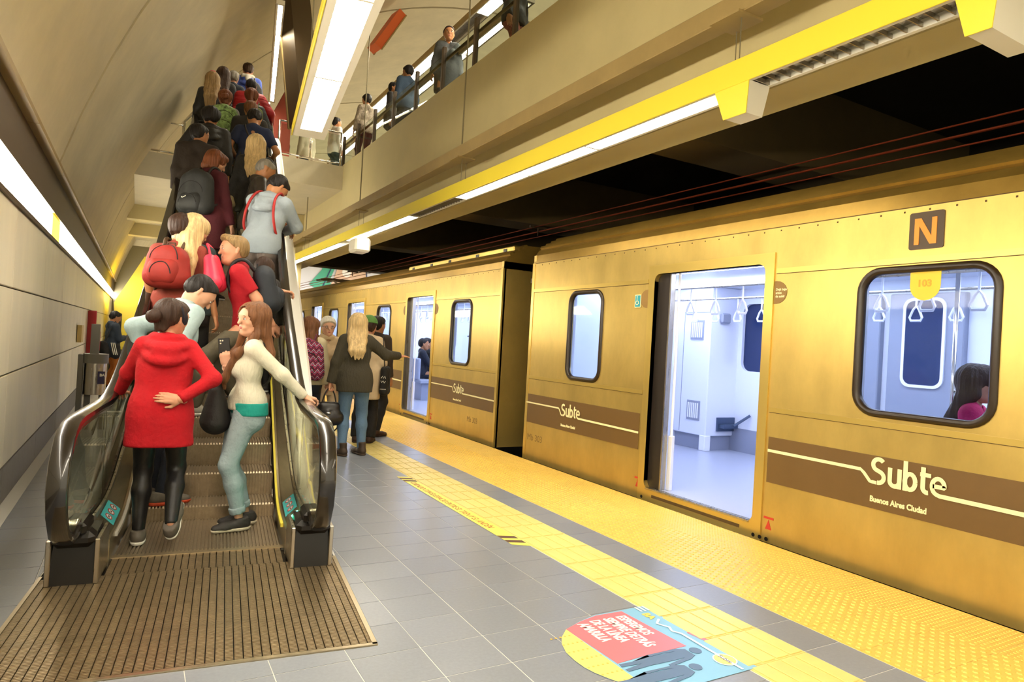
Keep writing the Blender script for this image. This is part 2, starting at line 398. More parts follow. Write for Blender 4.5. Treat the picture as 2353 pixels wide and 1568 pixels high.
b_ = MB(); b_.add([(-.06, 0, .1), (.4, 0, .1), (.4, 0, 1.28), (.17, 0, 1.05), (-.06, 0, .72)]+[(-.06, .01, .1), (.4, .01, .1), (.4, .01, 1.28), (.17, .01, 1.05), (-.06, .01, .72)], [(0, 1, 2, 3, 4), (9, 8, 7, 6, 5)]+[(i, 5+i, 5+(i+1) % 5, (i+1) % 5) for i in range(5)]); b_.obj('glass_panel', m_glass, R)

# ---- luminaires
def lamp_line(name, org, yaw, L, W, H, segs, label, side=m_yellow, blades=.075, m_l=None):
    """hanging linear luminaire: org = left bottom of its near end, runs along +y turned by -yaw; segs=(t0,t1,lit)"""
    E_ = empty(name, org, -yaw, label=label, cat='light')
    def P(n_, m_, f, **k): b_ = MB(); f(b_); return b_.obj(n_, m_, E_, **k)
    P('side_plate', side, lambda b: b.box((-.012, 0, -.005), (0, L, H), bev=.003), label='yellow side plate')
    ins = .032 if W < .3 else .062; e0 = L-.05 if W < .33 else segs[-1][1]
    P('housing', m_white, lambda b: (b.box((0, 0, .055), (W, L, H-.01)), b.box((W-ins+.004, 0, 0), (W, L, .055)), b.box((0, 0, 0), (ins-.002, L, .055)),
        b.box((ins-.002, 0, 0), (W-ins+.004, .05, .055)), b.box((ins-.002, e0, 0), (W-ins+.004, L, .055)), *[b.box((ins-.002, t1-.012, .0), (W-ins+.004, t1+.012, .055)) for (t0, t1, l_) in segs if t1 < e0-.02]))
    for t0, t1, lit in segs:
        if lit: P('diffuser', m_l or m_lamp, lambda b: b.box((ins, t0+.02, .03), (W-ins+.002, t1-.02, .05)))
        else: P('tray', m_steel, lambda b: b.box((.032, t0+.02, .045), (W-.03, t1-.02, .052)))
        if blades and (not lit or blades > .1):
            n = int((t1-t0)/blades); z = (.002, .028)
            bm_ = MB(); bm_.box((.03, 0, z[0]), (W-.03, .006, z[1])); me_ = bm_.mesh('louver_blade', m_steel)
            for i in range(1, n): link('louver_blade', me_, E_, loc=(0, t0+(t1-t0)*i/n, 0))
    return E_
segs = [(1.0, 4.5, 1), (5.68, 7.0, 0), (7.32, 8.62, 1), (8.64, 9.77, 1), (9.80, 11.25, 1), (11.27, 12.8, 0), (12.82, 14.35, 1), (14.37, 16.0, 1), (16.9, 18.3, 1), (18.33, 20, 1), (20.03, 22, 1), (22.03, 24, 1)]
PL = lamp_line('platform_light', (3.2, -4, 3.12), 0, 28, .2, .155, segs, 'long hanging yellow-sided lamp above the platform edge tiles')
CLt = lamp_line('hanging_light', Vector((1.346, 7.4, 3.52))-Vector((math.sin(.13), math.cos(.13), 0))*6, .13, 6, .335, .10,
    [(.1, 1.4, 1), (1.42, 2.75, 1), (2.77, 4.2, 1), (4.22, 5.72, 1)], 'big bright lamp with yellow side hanging above the escalator', blades=.11)
lamp_line('hanging_light', Vector((1.346, 7.4, 3.52))-Vector((math.sin(.13), math.cos(.13), 0))*14.1, .13, 8, .335, .10, [(.1+1.95*k, 2.03+1.95*k, 1) for k in range(4)], 'unseen added hanging lamp overhead, nearer the viewer than the big bright lamp above the escalator', blades=0)  # out-of-view lamp added to brighten the left wall, floor and crowd
b_ = MB()
for t in (1.6, 4.4):
    for x in (.03, .30): b_.tube([(x, t, .1), (x, t, 6.2)], .006, 5)
b_.obj('suspension_wire', m_wire, CLt)
lamp_line('mezzanine_light', (5.0, 7.5, 7.35), 0, 13, .28, .12, [(.2+1.6*k, 1.72+1.6*k, k != 2) for k in range(8)], 'linear lamp over the upper floor seen above the balustrade', side=m_rail, blades=0, m_l=glow('lamp_hall', '#fff6e0', LAMP*2.5))
lamp_line('mezzanine_light', (4.45, 8, 6.2), 0, 11, .16, .1, [(.2+2*k, 2.1+2*k, 1) for k in range(5)], 'lower thinner linear lamp over the upper floor behind the glass', side=m_rail, blades=0)
lamp_line('stair_light', ew(.45, 11.2, 6.6), EY+.033, 4.9, .13, .08, [(.1, 1.2, 1), (1.22, 2.3, 1), (2.32, 3.3, 1), (3.42, 4.1, 1), (4.12, 4.8, 1)], 'narrow bright lamp line high beside the dark inclined beam', side=m_rail, blades=0, m_l=glow('lamp_stair', '#fff6e0', LAMP*2.2))
# channel above the platform lamp, with rods and wires
RC = empty('hanging_channel', (3.14, -4, 3.54), label='bronze ceiling channel hung on rods beside the beige beam', cat='channel')
part('channel', m_rail, RC, lambda b: b.box((3.14, -4, 3.54), (3.28, 22, 3.68), bev=.006))
for y in (3.0, 7.08, 11.15, 15.3):
    part('plate', m_rail, RC, lambda b: b.box((3.10, y-.12, 3.525), (3.32, y+.12, 3.54)))
    part('wire', m_wire, RC, lambda b: [b.tube([(3.24+dx, y+dx*1.2, 3.27), (3.24+dx, y+dx*1.2, 3.53)], .004, 5) for dx in (-.06, .06)])
    if y > 4: part('rod', m_wire, RC, lambda b: b.tube([(3.2, y, 3.68), (3.2, y, 8.4)], .010, 6))
def speaker(y, label, ln=.27, W=.19):
    E_ = empty('speaker_box', (3.2, y, 2.88), label=label, cat='speaker')
    b_ = MB(); b_.add([(0, 0, .24), (0, ln, .24), (.02, .03, .05), (.02, ln*.75, .05), (W, 0, .24), (W, ln, .24), (W-.02, .03, .05), (W-.02, ln*.75, .05)],
        [(0, 1, 3, 2), (4, 6, 7, 5), (0, 2, 6, 4), (1, 5, 7, 3), (2, 3, 7, 6), (0, 4, 5, 1)]); b_.obj('cabinet', m_white, E_)
    b_ = MB(); b_.add([(-.006, -.005, .245), (-.006, ln+.005, .245), (.014, .025, .045), (.014, ln*.75+.005, .045), (0, -.005, .245), (0, ln+.005, .245), (.02, .025, .045), (.02, ln*.75+.005, .045)], [(0, 1, 3, 2), (4, 6, 7, 5), (0, 2, 6, 4), (1, 5, 7, 3), (2, 3, 7, 6), (0, 4, 5, 1)]); b_.obj('face_plate', m_yellow, E_, label='yellow face')
    b_ = MB(); b_.cyl((.15, .16, .24), .03, .01, 8); b_.obj('bracket', m_brown, E_)
    return E_
speaker(2.86, 'wedge speaker box under the yellow lamp next to its dark louver')
speaker(1.50, 'near speaker box with yellow face and wide white side at the lamp end', .175, .42)
E_ = empty('speaker_box', (3.16, 11.15, 2.85), label='small white speaker box under the far part of the lamp', cat='speaker')
b_ = MB(); b_.box((0, 0, 0), (.28, .42, .24), bev=.035); b_.obj('cabinet', m_white, E_)
b_ = MB(); b_.cyl((.14, .2, .24), .03, .03, 8); b_.obj('bracket', m_brown, E_)

# ---- inclined dark beam, red stair wall, orange sloping fin
def ibeam(p0, p1, wd, ht, name, m_, label, cat):
    p0, p1 = Vector(p0), Vector(p1); t = (p1-p0).normalized(); sx = t.cross(Vector((0, 0, 1))).normalized(); n_ = sx.cross(t)
    E_ = empty(name, p0, label=label, cat=cat); b_ = MB(); q_ = p1-p0
    vs = [o+sx*a*wd/2+n_*c*ht/2 for o in (Vector(), q_) for a, c in ((-1, -1), (1, -1), (1, 1), (-1, 1))]
    b_.add(vs, [(0, 1, 2, 3), (7, 6, 5, 4)]+[(i, 4+i, 4+(i+1) % 4, (i+1) % 4) for i in range(4)]); b_.obj('web', m_, E_)
    b_ = MB()
    for a in (-1, 1):
        vs = [o+sx*(a*wd/2+d_)+n_*(-ht/2-c_) for o in (Vector(), q_) for d_, c_ in ((-.02, 0), (.02, 0), (.02, .03), (-.02, .03))]
        b_.add(vs, [(0, 1, 2, 3), (7, 6, 5, 4)]+[(i, 4+i, 4+(i+1) % 4, (i+1) % 4) for i in range(4)])
    b_.obj('flange', m_rail, E_); return E_
ibeam(ew(1.04, 11.63, 4.92), ew(.60, 13.1, 9.2), .36, .5, 'inclined_beam', m_brown, 'dark brown inclined beam rising behind the big hanging lamp', 'beam')
q = MB(); q.add([(2.3, 16.2, 4.95), (2.9, 16.2, 4.95), (2.9, 16.2, 6.2), (2.8, 16.2, 7.2), (2.3, 16.2, 6.0), (2.3, 16.5, 4.95), (2.9, 16.5, 4.95), (2.9, 16.5, 6.2), (2.8, 16.5, 7.2), (2.3, 16.5, 6.0)], [(0, 1, 2, 3, 4), (9, 8, 7, 6, 5)]+[(i, 5+i, 5+(i+1) % 5, (i+1) % 5) for i in range(5)])
tag(q.obj('stair_wall', mat('red_wall', '#84301b', .6)), 'red stair side wall behind the landing railing', 'wall')
ibeam((4.72, 16, 8.5), (5.33, 16.1, 9.56), .42, .2, 'orange_fin', mat('orange_paint', '#d4622f', .5), 'sloping orange panel hanging from the vault beside the big lamp', 'panel')
# ---- far yellow stair soffit on the left, dark column and barrier
SS = empty('stair', (-.2, 23, 0), label='bright yellow sloping stair underside beyond the escalator', cat='stair')
P_ = [(-.60, 1.95), (-.48, .66), (-.26, .60), (.75, 3.3), (.1, 3.35)]
part('soffit', mat('yellow_soffit', '#e8d24a', .5), SS, lambda b: b.add([(x, 22, z) for x, z in P_]+[(x, 25, z) for x, z in P_], [(0, 1, 2, 3, 4), (9, 8, 7, 6, 5)]+[(i, 5+i, 5+(i+1) % 5, (i+1) % 5) for i in range(5)]))
part('base_wall', MATS['dim_wall'], SS, lambda b: b.box((-.7, 22.1, 0), (1.2, 25, .62)))
q = MB(); q.box((-.55, 19.0, 0), (-.33, 19.2, 1.62), bev=.01); tag(q.obj('door_post', m_black), 'black post at the far end of the cream wall', 'post')
BR = empty('barrier', (-.2, 16.5, 0), label='yellow rail barrier on dark base behind the man in orange trousers', cat='barrier')
part('top_rail', m_yellow, BR, lambda b: b.tube([(-.25, 16.5, .86), (.9, 16.5, .86)], .035), smooth=True)
part('base_box', m_black, BR, lambda b: b.box((-.22, 16.4, 0), (.9, 16.6, .62), bev=.01))
# ---- things by the left wall
def poster(name, M, w_, h_, bg, parent, **k): return link(name, plate(name, [[(0, 0), (w_, 0), (w_, h_), (0, h_)]], .002, bg, M), parent, **k)
BN = empty('waste_bin', (-.45, 10.0, 0), label='steel waste bin in a grey frame by the cream wall', cat='bin')
bcyl = [( .0, 0)]
b_ = MB(); b_.cyl((.02, 0, .46), .125, .42, 24); b_.obj('drum', m_steel, BN, smooth=.6)
b_ = MB(); b_.cyl((.02, 0, .86), .14, .12, 24); b_.obj('rim', mat('grey_steel', '#6e695c', .45), BN, smooth=.6)
b_ = MB(); b_.box((-.17, -.07, 0), (-.11, .07, .97), bev=.006); b_.obj('frame', mat('grey_steel', ''), BN)
b_ = MB(); b_.box((-.09, .02, .0), (-.02, .06, .46)); b_.obj('leg', MATS['grey_steel'], BN)
b_ = MB(); b_.box((.07, .02, .0), (.12, .06, .46)); b_.obj('leg', MATS['grey_steel'], BN)
b_ = MB(); b_.box((-.05, -.02, .96), (.05, .02, 1.36), bev=.004); b_.obj('back_plate', MATS['grey_steel'], BN)
M_ = frame((.055, -.128, .60), (1, .28, 0), (0, 0, 1))
poster('sign_sticker', M_, .08, .16, mat('navy_print', '#3a3350', .5), BN)
link('sign_text', text_mesh('sign_text', 'BA', .045, m_white, M_ @ Matrix.Translation((.02, .10, .002)), bold=.002), BN)
q = MB(); q.box((-.80, 12.3, 1.05), (-.74, 12.75, 1.32)); tag(q.obj('wall_box', mat('beige_box', '#c8ad6a', .5)), 'small beige box on the cream wall above the bin', 'box')
FE = empty('hose_cabinet', (-.72, 14.6, .75), label='red fire cabinet on the wall behind the bin', cat='cabinet')
b_ = MB(); b_.box((-.08, 0, 0), (.06, .1, .84), bev=.01); b_.obj('case', mat('red_paint', '#a4161a', .4), FE)
b_ = MB(); b_.tube([(.09, -.05, .1), (.09, -.05, .45), (.09, -.05, .5)], [.055, .055, .02], 12); b_.obj('bottle', mat('red_gloss', '#c2191f', .25), FE, smooth=True)
# ---- mural on the far wall over the track, brightened by an added, unseen lamp
MU = empty('mural', (10, 40, 2), label='pale far wall mural with teal and pink shapes above the distant train', cat='mural')
part('panel', mat('mural_white', '#dde0f2', .6, noise=(.5, .06)), MU, lambda b: b.box((5, 40, -1.15), (17, 40.2, 7)))
def blob(name, pts, c, k):
    link(name, plate(name, [pts], .03, mat('mural_'+c, c, .6), frame((0-10, 39.96-k*.02-40, -2), (1, 0, 0), (0, 0, 1))), MU)
blob('teal_shape', [(7.0, 3.0), (9.0, 3.2), (9.6, 3.8), (8.7, 4.3), (9.4, 5.2), (9.7, 6), (10.4, 6), (9.9, 4.6), (10.4, 3.6), (11.5, 3.2), (11, 2.6), (7, 2.4)], '#4fae98', 0)
blob('pink_shape', [(9.6, 3.7), (10.1, 4.6), (10.5, 6), (12, 6), (12.1, 5), (12.3, 4), (11.8, 3.2), (10.4, 3.3)], '#d9b9a8', 1)
blob('teal_shape', [(14.2, 4.4), (14.5, 6), (18, 6), (18, 4.6)], '#59b3a2', 0)
for (x, z, r) in ((10.9, 5.2, .28), (11.5, 4.6, .22), (10.6, 4.3, .2), (11.6, 5.5, .18)): blob('dot', circ(x, z, r), '#eef0f4', 2)
for pts in ([(9.2, 3), (9.5, 4.2), (10.2, 6)], [(12.2, 3), (12.2, 4.6), (12.05, 6)], [(11, 2.9), (13, 4), (14.2, 5.4)]):
    b_ = MB(); b_.tube([(x-10, -.08, z-2) for x, z in pts], .035, 5); b_.obj('outline', mat('mural_ink', '#3b4a78', .7), MU)
q = lamp_line('mural_light', (7, 37, 5.6), PI/2, 9, .5, .12, [(.1, 8.9, 1)], 'unseen lamp line added to brighten the far mural', side=m_rail, blades=0)
# ---- overhead wires
OW = empty('catenary', (5.8, 0, 3.3), label='thin overhead contact wires above the train roof', cat='wire')
for (x, z, r) in ((5.8, 3.33, .012), (5.86, 3.26, .008), (5.7, 3.39, .008)):
    part('wire', mat('copper_wire', '#8a3b1c', .4, metal=.5), OW, lambda b: b.tube([(x, -6, z), (x, 39.4, z)], r, 6))
for y in (9.5, 20.5): part('dropper', m_brown, OW, lambda b: (b.tube([(5.78, y, 3.26), (5.78, y, 3.41)], .012, 6), b.box((5.62, y-.02, 3.38), (5.95, y+.02, 3.415))))
# ---- floor stickers
def floor_frame(x, y): return frame((x, y, .0025), (0, -1, 0), (1, 0, 0))
FD = empty('warning_decal', (2.42, 5.2, 0), label='narrow yellow floor decal with warning text beside the guide strip', cat='sticker')
o_ = Matrix.Translation(-FD.location)
link('decal_sheet', plate('decal_sheet', [[(0, 0), (2.36, 0), (2.43, .115), (.05, .115)]], .001, mat('decal_yellow', '#efe368', .45), o_ @ floor_frame(2.362, 6.35)), FD)
for t in (.06, .17, 2.14, 2.25):
    link('hatch_mark', plate('hatch_mark', [[(t, .0), (t+.06, 0), (t+.11, .115), (t+.05, .115)]], .001, mat('decal_ink', '#5c4030', .6), o_ @ Matrix.Translation((0, 0, .001)) @ floor_frame(2.362, 6.35)), FD)
link('decal_text', text_mesh('decal_text', 'CUIDADO CON EL ESPACIO ENTRE EL TREN Y EL ANDÉN', .078, mat('decal_red', '#a8502c', .6), o_ @ Matrix.Translation((0, 0, .001)) @ floor_frame(2.39, 6.06), shear=.25, thick=.0004, width=.82), FD)
FS = empty('floor_sticker', (2.2, 2.4, 0), label='round-sided blue and red floor sticker with white lettering', cat='sticker')
o_ = Matrix.Translation(-FS.location)
def fs(x, y): return (2.775-y, x-1.78)            # world -> sticker plane: local x runs towards the viewer
def FM(k): return o_ @ Matrix.Translation((0, 0, .0012*k)) @ frame((1.78, 2.775, .0025), (0, -1, 0), (1, 0, 0))
bl = [(2.50, 2.775), (2.17, 2.775), (2.05, 2.74), (1.93, 2.685), (1.86, 2.62), (1.82, 2.56), (1.79, 2.48), (1.782, 2.40), (1.785, 2.33), (1.80, 2.27), (1.83, 2.2), (1.87, 2.13), (1.93, 2.07), (2.0, 2.02), (2.53, 2.02)]
link('backing', plate('backing', [[fs(*p) for p in bl]], .001, mat('print_blue', '#7fb6d6', .4), FM(0)), FS)
link('yellow_field', plate('yellow_field', [[fs(*p) for p in bl[3:13]]], .001, mat('print_yellow', '#f2dc74', .4), FM(1)), FS)
link('red_field', plate('red_field', [[fs(*p) for p in ((2.34, 2.76), (2.17, 2.765), (2.05, 2.735), (1.93, 2.685), (1.945, 2.30), (2.1, 2.31), (2.37, 2.31))]], .001, mat('print_red', '#e5727c', .4), FM(1.2)), FS)
mw = mat('print_white', '#f4f2ee', .4); mn = mat('print_slate', '#56708f', .45)
for s_, (x, y) in (('ESPEREMOS', (2.262, 2.715)), ('SIEMPRE DETRÁS', (2.18, 2.718)), ('DE LA LÍNEA', (2.098, 2.722)), ('AMARILLA', (2.016, 2.712))):
    link('sticker_text', text_mesh('sticker_text', s_, .082, mw, FM(2) @ Matrix.Translation((*fs(x, y), 0)), bold=.0025, shear=.2, thick=.0003, width=.56), FS)
b_ = MB(); stroke(b_, [fs(*p) for p in ((2.46, 2.60), (2.41, 2.56), (2.44, 2.50), (2.42, 2.46), (2.445, 2.42), (2.44, 2.20), (2.44, 2.03))], .014); me = b_.mesh('line_mark', mw); me.transform(FM(2)); link('line_mark', me, FS)
b_ = MB(); [stroke(b_, [fs(2.49-.025*k, 2.77), fs(2.49-.025*k, 2.71)], .012) for k in range(3)]; me = b_.mesh('line_mark', mw); me.transform(FM(2)); link('line_mark', me, FS)
link('sticker_text', text_mesh('sticker_text', 'BA', .06, mat('print_gold', '#ecc94e', .4), FM(2) @ Matrix.Translation((*fs(2.42, 2.69), 0)), bold=.003, thick=.0003), FS)
link('round_badge', plate('round_badge', [circ(*fs(2.437, 2.131), .056)], .001, mw, FM(2.5)), FS)
link('round_badge', plate('round_badge', [circ(*fs(2.437, 2.131), .05)], .001, MATS['print_yellow'], FM(3)), FS)
link('sticker_text', text_mesh('sticker_text', 'Subte', .034, mat('print_navy', '#3d4468', .5), FM(4) @ Matrix.Translation((*fs(2.428, 2.131), 0)), align='CENTER', thick=.0003), FS)
link('red_bar', plate('red_bar', [[fs(2.482, 2.42), fs(2.505, 2.42), fs(2.53, 2.27), fs(2.505, 2.27)]], .001, MATS['print_red'], FM(2)), FS)
# two pedestrian silhouettes, lying with heads towards the guide strip
def ped(x0, y0, k):
    f = lambda pts: [fs(x0+a, y0+b_) for a, b_ in pts]
    link('figure_mark', plate('figure_mark', [circ(*fs(x0+.30, y0), .030)], .001, mn, FM(k)), FS)
    body = [(.262, -.035), (.262, .03), (.22, .05), (.05, .055), (.05, .035), (.20, .03), (.13, .04), (-.06, .03), (-.13, .035), (-.135, .01), (-.03, .0), (-.135, -.015), (-.13, -.035), (.0, -.03), (.13, -.035), (.2, -.035), (.08, -.055), (.08, -.075), (.22, -.055)]
    link('figure_mark', plate('figure_mark', [f(body)], .001, mn, FM(k)), FS)
ped(2.075, 2.255, 2); ped(1.955, 2.135, 2.2)
for i in range(40):
    x, y = 1.80+.026*(i % 6)+.02*(i//6 % 2), 2.62-.075*(i//6)
    if x < 1.93: link('dot', plate('dot', [circ(*fs(x, y), .006, 8)], .001, mat('print_amber', '#e9b44a', .4), FM(1.6)), FS)
# ================================================================ ESCALATOR (local u, v, z)
ESC = empty('escalator', (0, 0, 0), -EY, label='crowded escalator with black handrails climbing to the landing', cat='escalator')
CU, HW = -.065, .61
VT = 5.1+4.95/.577
def zb(v):
    if v <= 4.8: return 0
    if v < 5.4: return .577*(v-4.8)**2/1.2
    if v > VT+.3: return 4.95
    if v > VT-.3: return 4.95-.577*(VT+.3-v)**2/1.2
    return .577*(v-5.1)
def path(v0, v1, n=70):
    vs = sorted(set([v0, v1]+[v0+(v1-v0)*i/n for i in range(n+1)])); return vs
def ep(name, mats, f, smooth=False, **k): b_ = MB(); f(b_); return b_.obj(name, mats, ESC, smooth, **k)
m_tread = mat('escalator_tread', '#a3937a', .36, metal=.65, noise=(30, .2))
m_deck = mat('deck_steel', '#b7a98c', .3, metal=.9, noise=(20, .12, (1, .1, 1)))
m_grate = mat('landing_grate', '#9d8a6c', .38, metal=.7, noise=(14, .2), rnd=.08, bump=(1, .0))
# steps with ribbed treads and risers
def step_mesh(depth, rise):
    b_ = MB(); n = 44; w_ = .95; pr = []
    for i in range(n):
        x0 = CU-w_/2+w_*i/n; pr += [(x0, 0), (x0+w_/n*.5, 0), (x0+w_/n*.5, -.011), (x0+w_/n, -.011)]
    b_.sweep(pr, [lambda p: (p[0], depth, p[1]), lambda p: (p[0], .012, p[1]), lambda p: (p[0], .0-p[1], -.012), lambda p: (p[0], -p[1]+.016, -rise-.03)], closed=False)
    return b_.mesh('step', m_tread)
sm = step_mesh(.335, .18)
NOSES = [(5.30, .10)]+[(5.585+.31*k, .28+.179*k) for k in range(27)]
for v, z in NOSES: link('step', sm, ESC, loc=(0, v, z))
fm = step_mesh(.40, .02)
for v in (4.545, 4.93): link('step', fm, ESC, loc=(0, v, .0))
# comb plate and landing grating made of slats
ep('comb_plate', mat('comb_alu', '#b9a888', .35, metal=.8), lambda b: (b.box((CU-.49, 4.50, .0), (CU+.49, 4.545, .006)), *[b.box((CU-.475+.0216*i, 4.54, -.004), (CU-.475+.0216*i+.010, 4.575, .004)) for i in range(44)]))
ep('grate_pan', m_black, lambda b: (b.box((-.84, 2.99, -.03), (.70, 4.25, -.016)), b.box((CU-.5, 4.2, -.03), (CU+.5, 4.5, -.016))))
ep('grate_frame', m_deck, lambda b: (b.box((.69, 2.98, -.03), (.712, 4.25, .006)), b.box((-.85, 2.98, -.03), (-.832, 4.25, .006)), b.box((-.85, 2.975, -.03), (.712, 2.998, .006))))
P_ = .0377
def slat(L_):
    b_ = MB(); n = int(L_/.0125)
    b_.box((0, 0, -.015), (P_-.005, L_-.004, -.003))
    for i in range(n): b_.box((0, L_*i/n, -.003), (P_-.005, L_*i/n+.0082, .0))
    return b_.mesh('slat', m_grate)
rows = [(3.0, 3.40), (3.40, 3.70), (3.70, 3.95), (3.95, 4.22)]
for a_, c_ in rows:
    me = slat(c_-a_)
    for i in range(41): link('slat', me, ESC, loc=(-.832+P_*i, a_+.002, 0))
me = slat(.28)
for i in range(25): link('slat', me, ESC, loc=(CU-.475+P_*i, 4.222, 0))
# sides
for s_, nm in ((-1, 'left'), (1, 'right')):
    X = lambda d, v=0: CU+s_*(d-.045*(lambda t: t*t*(3-2*t))(min(1, max(0, (v-4.6)/2)))*(d > .51))
    vsn = path(4.35, VT+1.5)
    Xo = lambda d, v: CU+s_*(d+(.10 if s_ > 0 else -.045)*(lambda t: t*t*(3-2*t))(min(1, max(0, (v-4.6)/2)))*(d > .66))
    def swp(prof, vv, zoff=0, X=X): return lambda b: b.sweep(prof, [(lambda p, v=v: (X(p[0], v), v, zb(v)+p[1]+zoff)) for v in vv])
    ep('skirt_panel', m_deck, swp([(.485, -.25), (.50, -.25), (.50, .14), (.485, .14)], path(4.42, VT+1)), smooth=.6)
    ep('skirt_brush', mat('brush_lit_yellow', '#e9d64f', .6) if s_ > 0 else mat('brush_grey', '#c9c3b4', .5), swp([(.470, .10), (.488, .10), (.488, .128), (.470, .124)], path(4.62, VT+1)), smooth=.6, label='pale edge strip')  # same brush both sides; yellow light on the right one put into its colour
    ep('inner_deck', m_deck, swp([(.50, .13), (.585, .215), (.60, .215), (.60, .10), (.50, .10)], path(4.36, VT+1.2)), smooth=.6)
    ep('glass_clamp', m_steel, swp([(.585, .215), (.60, .215), (.60, .25), (.585, .25)], path(4.36, VT+1.2)), smooth=.6)
    ep('outer_deck', mat('outer_alu', '#e9e5da', .3, metal=.25) if s_ > 0 else m_black, swp([(.60, .10), (.60, .235), (.64, .25), (.70, .24), (.725, .20), (.735, -.55), (.72, -.55), (.71, .10)], [v for v in path(4.30, VT+1.2)], 0, Xo), smooth=.6)  # lamp reflection on the right deck put into its pale colour
    ep('truss_underside', m_deck, swp([(.40, -.52), (.72, -.52), (.72, -.56), (.40, -.56)], path(5.9, VT+1.2), 0, Xo), smooth=.6)
    # glass balustrade panels with the curved newel end
    def hz(v):
        return .90+max(zb(v-.02), 0)
    ring = [(4.10, .30), (3.88, .29), (3.73, .36), (3.645, .48), (3.62, .60), (3.65, .73), (3.73, .83), (3.85, .885), (4.0, .90)]
    vv = [v for v in path(4.3, VT+1.6, 60)]
    hp = ring+[(v, hz(v)) for v in vv]
    joints = [4.9, 6.1, 7.4, 8.7, 10, 11.3, 12.6, 13.9, 15.1]
    end = [(4.34, .24), (4.1, .33), (3.93, .34), (3.80, .40), (3.72, .49), (3.69, .60), (3.72, .71), (3.79, .79), (3.89, .84), (4.02, .855)]
    lo = 4.34
    for k, hi in enumerate(joints):
        vs_ = [lo+(hi-.008-lo)*i/8 for i in range(9)]
        poly = (end if k == 0 else [])+[(v, hz(v)-.045) for v in vs_]+[(v, zb(v)+.235) for v in vs_[::-1]][:None if k else -1]
        n = len(poly)
        def gl(b):
            b.add([(X(.605, p[0]), *p) for p in poly]+[(X(.617, p[0]), *p) for p in poly], [tuple(range(n)), tuple(range(2*n-1, n-1, -1))]+[(i, n+i, n+(i+1) % n, (i+1) % n) for i in range(n)])
        ep('balustrade_glass', mat('smoked_glass', '#cfd2b8', .02, trans=1, ior=1.12), gl); lo = hi
    # handrail: rounded belt swept along the side path
    def belt(off, prof):
        fr = []
        P2 = [Vector(p) for p in hp]
        for i, p in enumerate(P2):
            t = (P2[min(i+1, len(P2)-1)]-P2[max(i-1, 0)]).normalized(); nn = Vector((-t.y, t.x))
            if i < 1: t = Vector((-1, 0)); nn = Vector((0, -1))
            fr.append(lambda q, p=p, nn=nn: (X(.611, p.x)+q[0], p.x+nn.x*(q[1]+off), p.y+nn.y*(q[1]+off)))
        return fr
    ep('handrail', mat('handrail_rubber', '#1c1610', .22, coat=.5), lambda b: b.sweep([(-.042, -.028), (.042, -.028), (.046, -.01), (.04, .008), (.02, .014), (-.02, .014), (-.04, .008), (-.046, -.01)], belt(0, 0)), smooth=.9)
    ep('handrail_guide', m_chrome, lambda b: b.sweep([(-.03, -.05), (.03, -.05), (.03, -.028), (-.03, -.028)], belt(0, 0)), smooth=.6)
    # newel pedestal
    ep('newel_block', m_black, lambda b: (b.add([(X(.50), 4.10, 0), (X(.72), 4.10, 0), (X(.70), 4.13, .24), (X(.52), 4.13, .24), (X(.50), 4.40, 0), (X(.72), 4.40, 0), (X(.70), 4.40, .26), (X(.52), 4.40, .26)], [(0, 1, 2, 3), (4, 7, 6, 5), (0, 4, 5, 1), (1, 5, 6, 2), (2, 6, 7, 3), (3, 7, 4, 0)]),
        b.box((X(.61)-.10, 4.06, .20), (X(.61)+.10, 4.2, .285), bev=.03), b.box((X(.61)-.06, 4.06, .26), (X(.61)+.06, 4.3, .335), bev=.02)))
    for d in (.50, .72):
        ep('newel_trim', m_steel, lambda b: b.box((X(d)-.012, 4.09, 0), (X(d)+.012, 4.42, .24), bev=.004))
    ep('deck_cap', m_steel, lambda b: b.add([(X(.485), 4.36, .14), (X(.60), 4.34, .255), (X(.60), 4.22, .27), (X(.49), 4.24, .20), (X(.485), 4.36, 0), (X(.60), 4.34, 0), (X(.60), 4.22, 0), (X(.49), 4.24, 0)], [(0, 1, 2, 3), (4, 7, 6, 5), (0, 3, 7, 4), (3, 2, 6, 7), (0, 4, 5, 1), (1, 5, 6, 2)]))
    # teal safety sticker on the inner deck
    v0 = 4.72
    def q3(v, d): return Vector((X(d), v, zb(v)+.13+(d-.50)*1.0+.004))
    A_, B_, C_ = q3(v0, .508), q3(v0+.30, .508), q3(v0, .578)
    mt = mat('sticker_teal', '#4fc0c4', .4); mr = mat('sticker_red', '#c8322c', .4)
    yv = (C_-A_); MM = frame(A_, (B_-A_) if s_ > 0 else (A_-B_)*-1, yv)
    W_, H_ = (B_-A_).length, yv.length
    sgn = 1 if MM.to_3x3().col[2].z > 0 else -1
    link('safety_sticker', plate('safety_sticker', [[(0, 0), (W_, 0), (W_, H_), (0, H_)]], .001, mt, MM), ESC, label='teal sticker')
    for k in range(3):
        cx = W_*(.2+.3*k)
        link('safety_mark', plate('safety_mark', [circ(cx, H_*.5, .028, 20, .024)], .001, mw, MM @ Matrix.Translation((0, 0, sgn*.0012))), ESC)
        link('safety_mark', plate('safety_mark', [circ(cx, H_*.5, .030, 20, .026), circ(cx, H_*.5, .022, 20, .019)], .001, mr, MM @ Matrix.Translation((0, 0, sgn*.002))), ESC, label='red ring')
        link('safety_mark', plate('safety_mark', [[(cx-.012, H_*.5-.008), (cx+.012, H_*.5-.004), (cx+.010, H_*.5+.008), (cx-.008, H_*.5+.004)]], .001, mat('print_dark', '#4a3d38', .5), MM @ Matrix.Translation((0, 0, sgn*.002))), ESC)
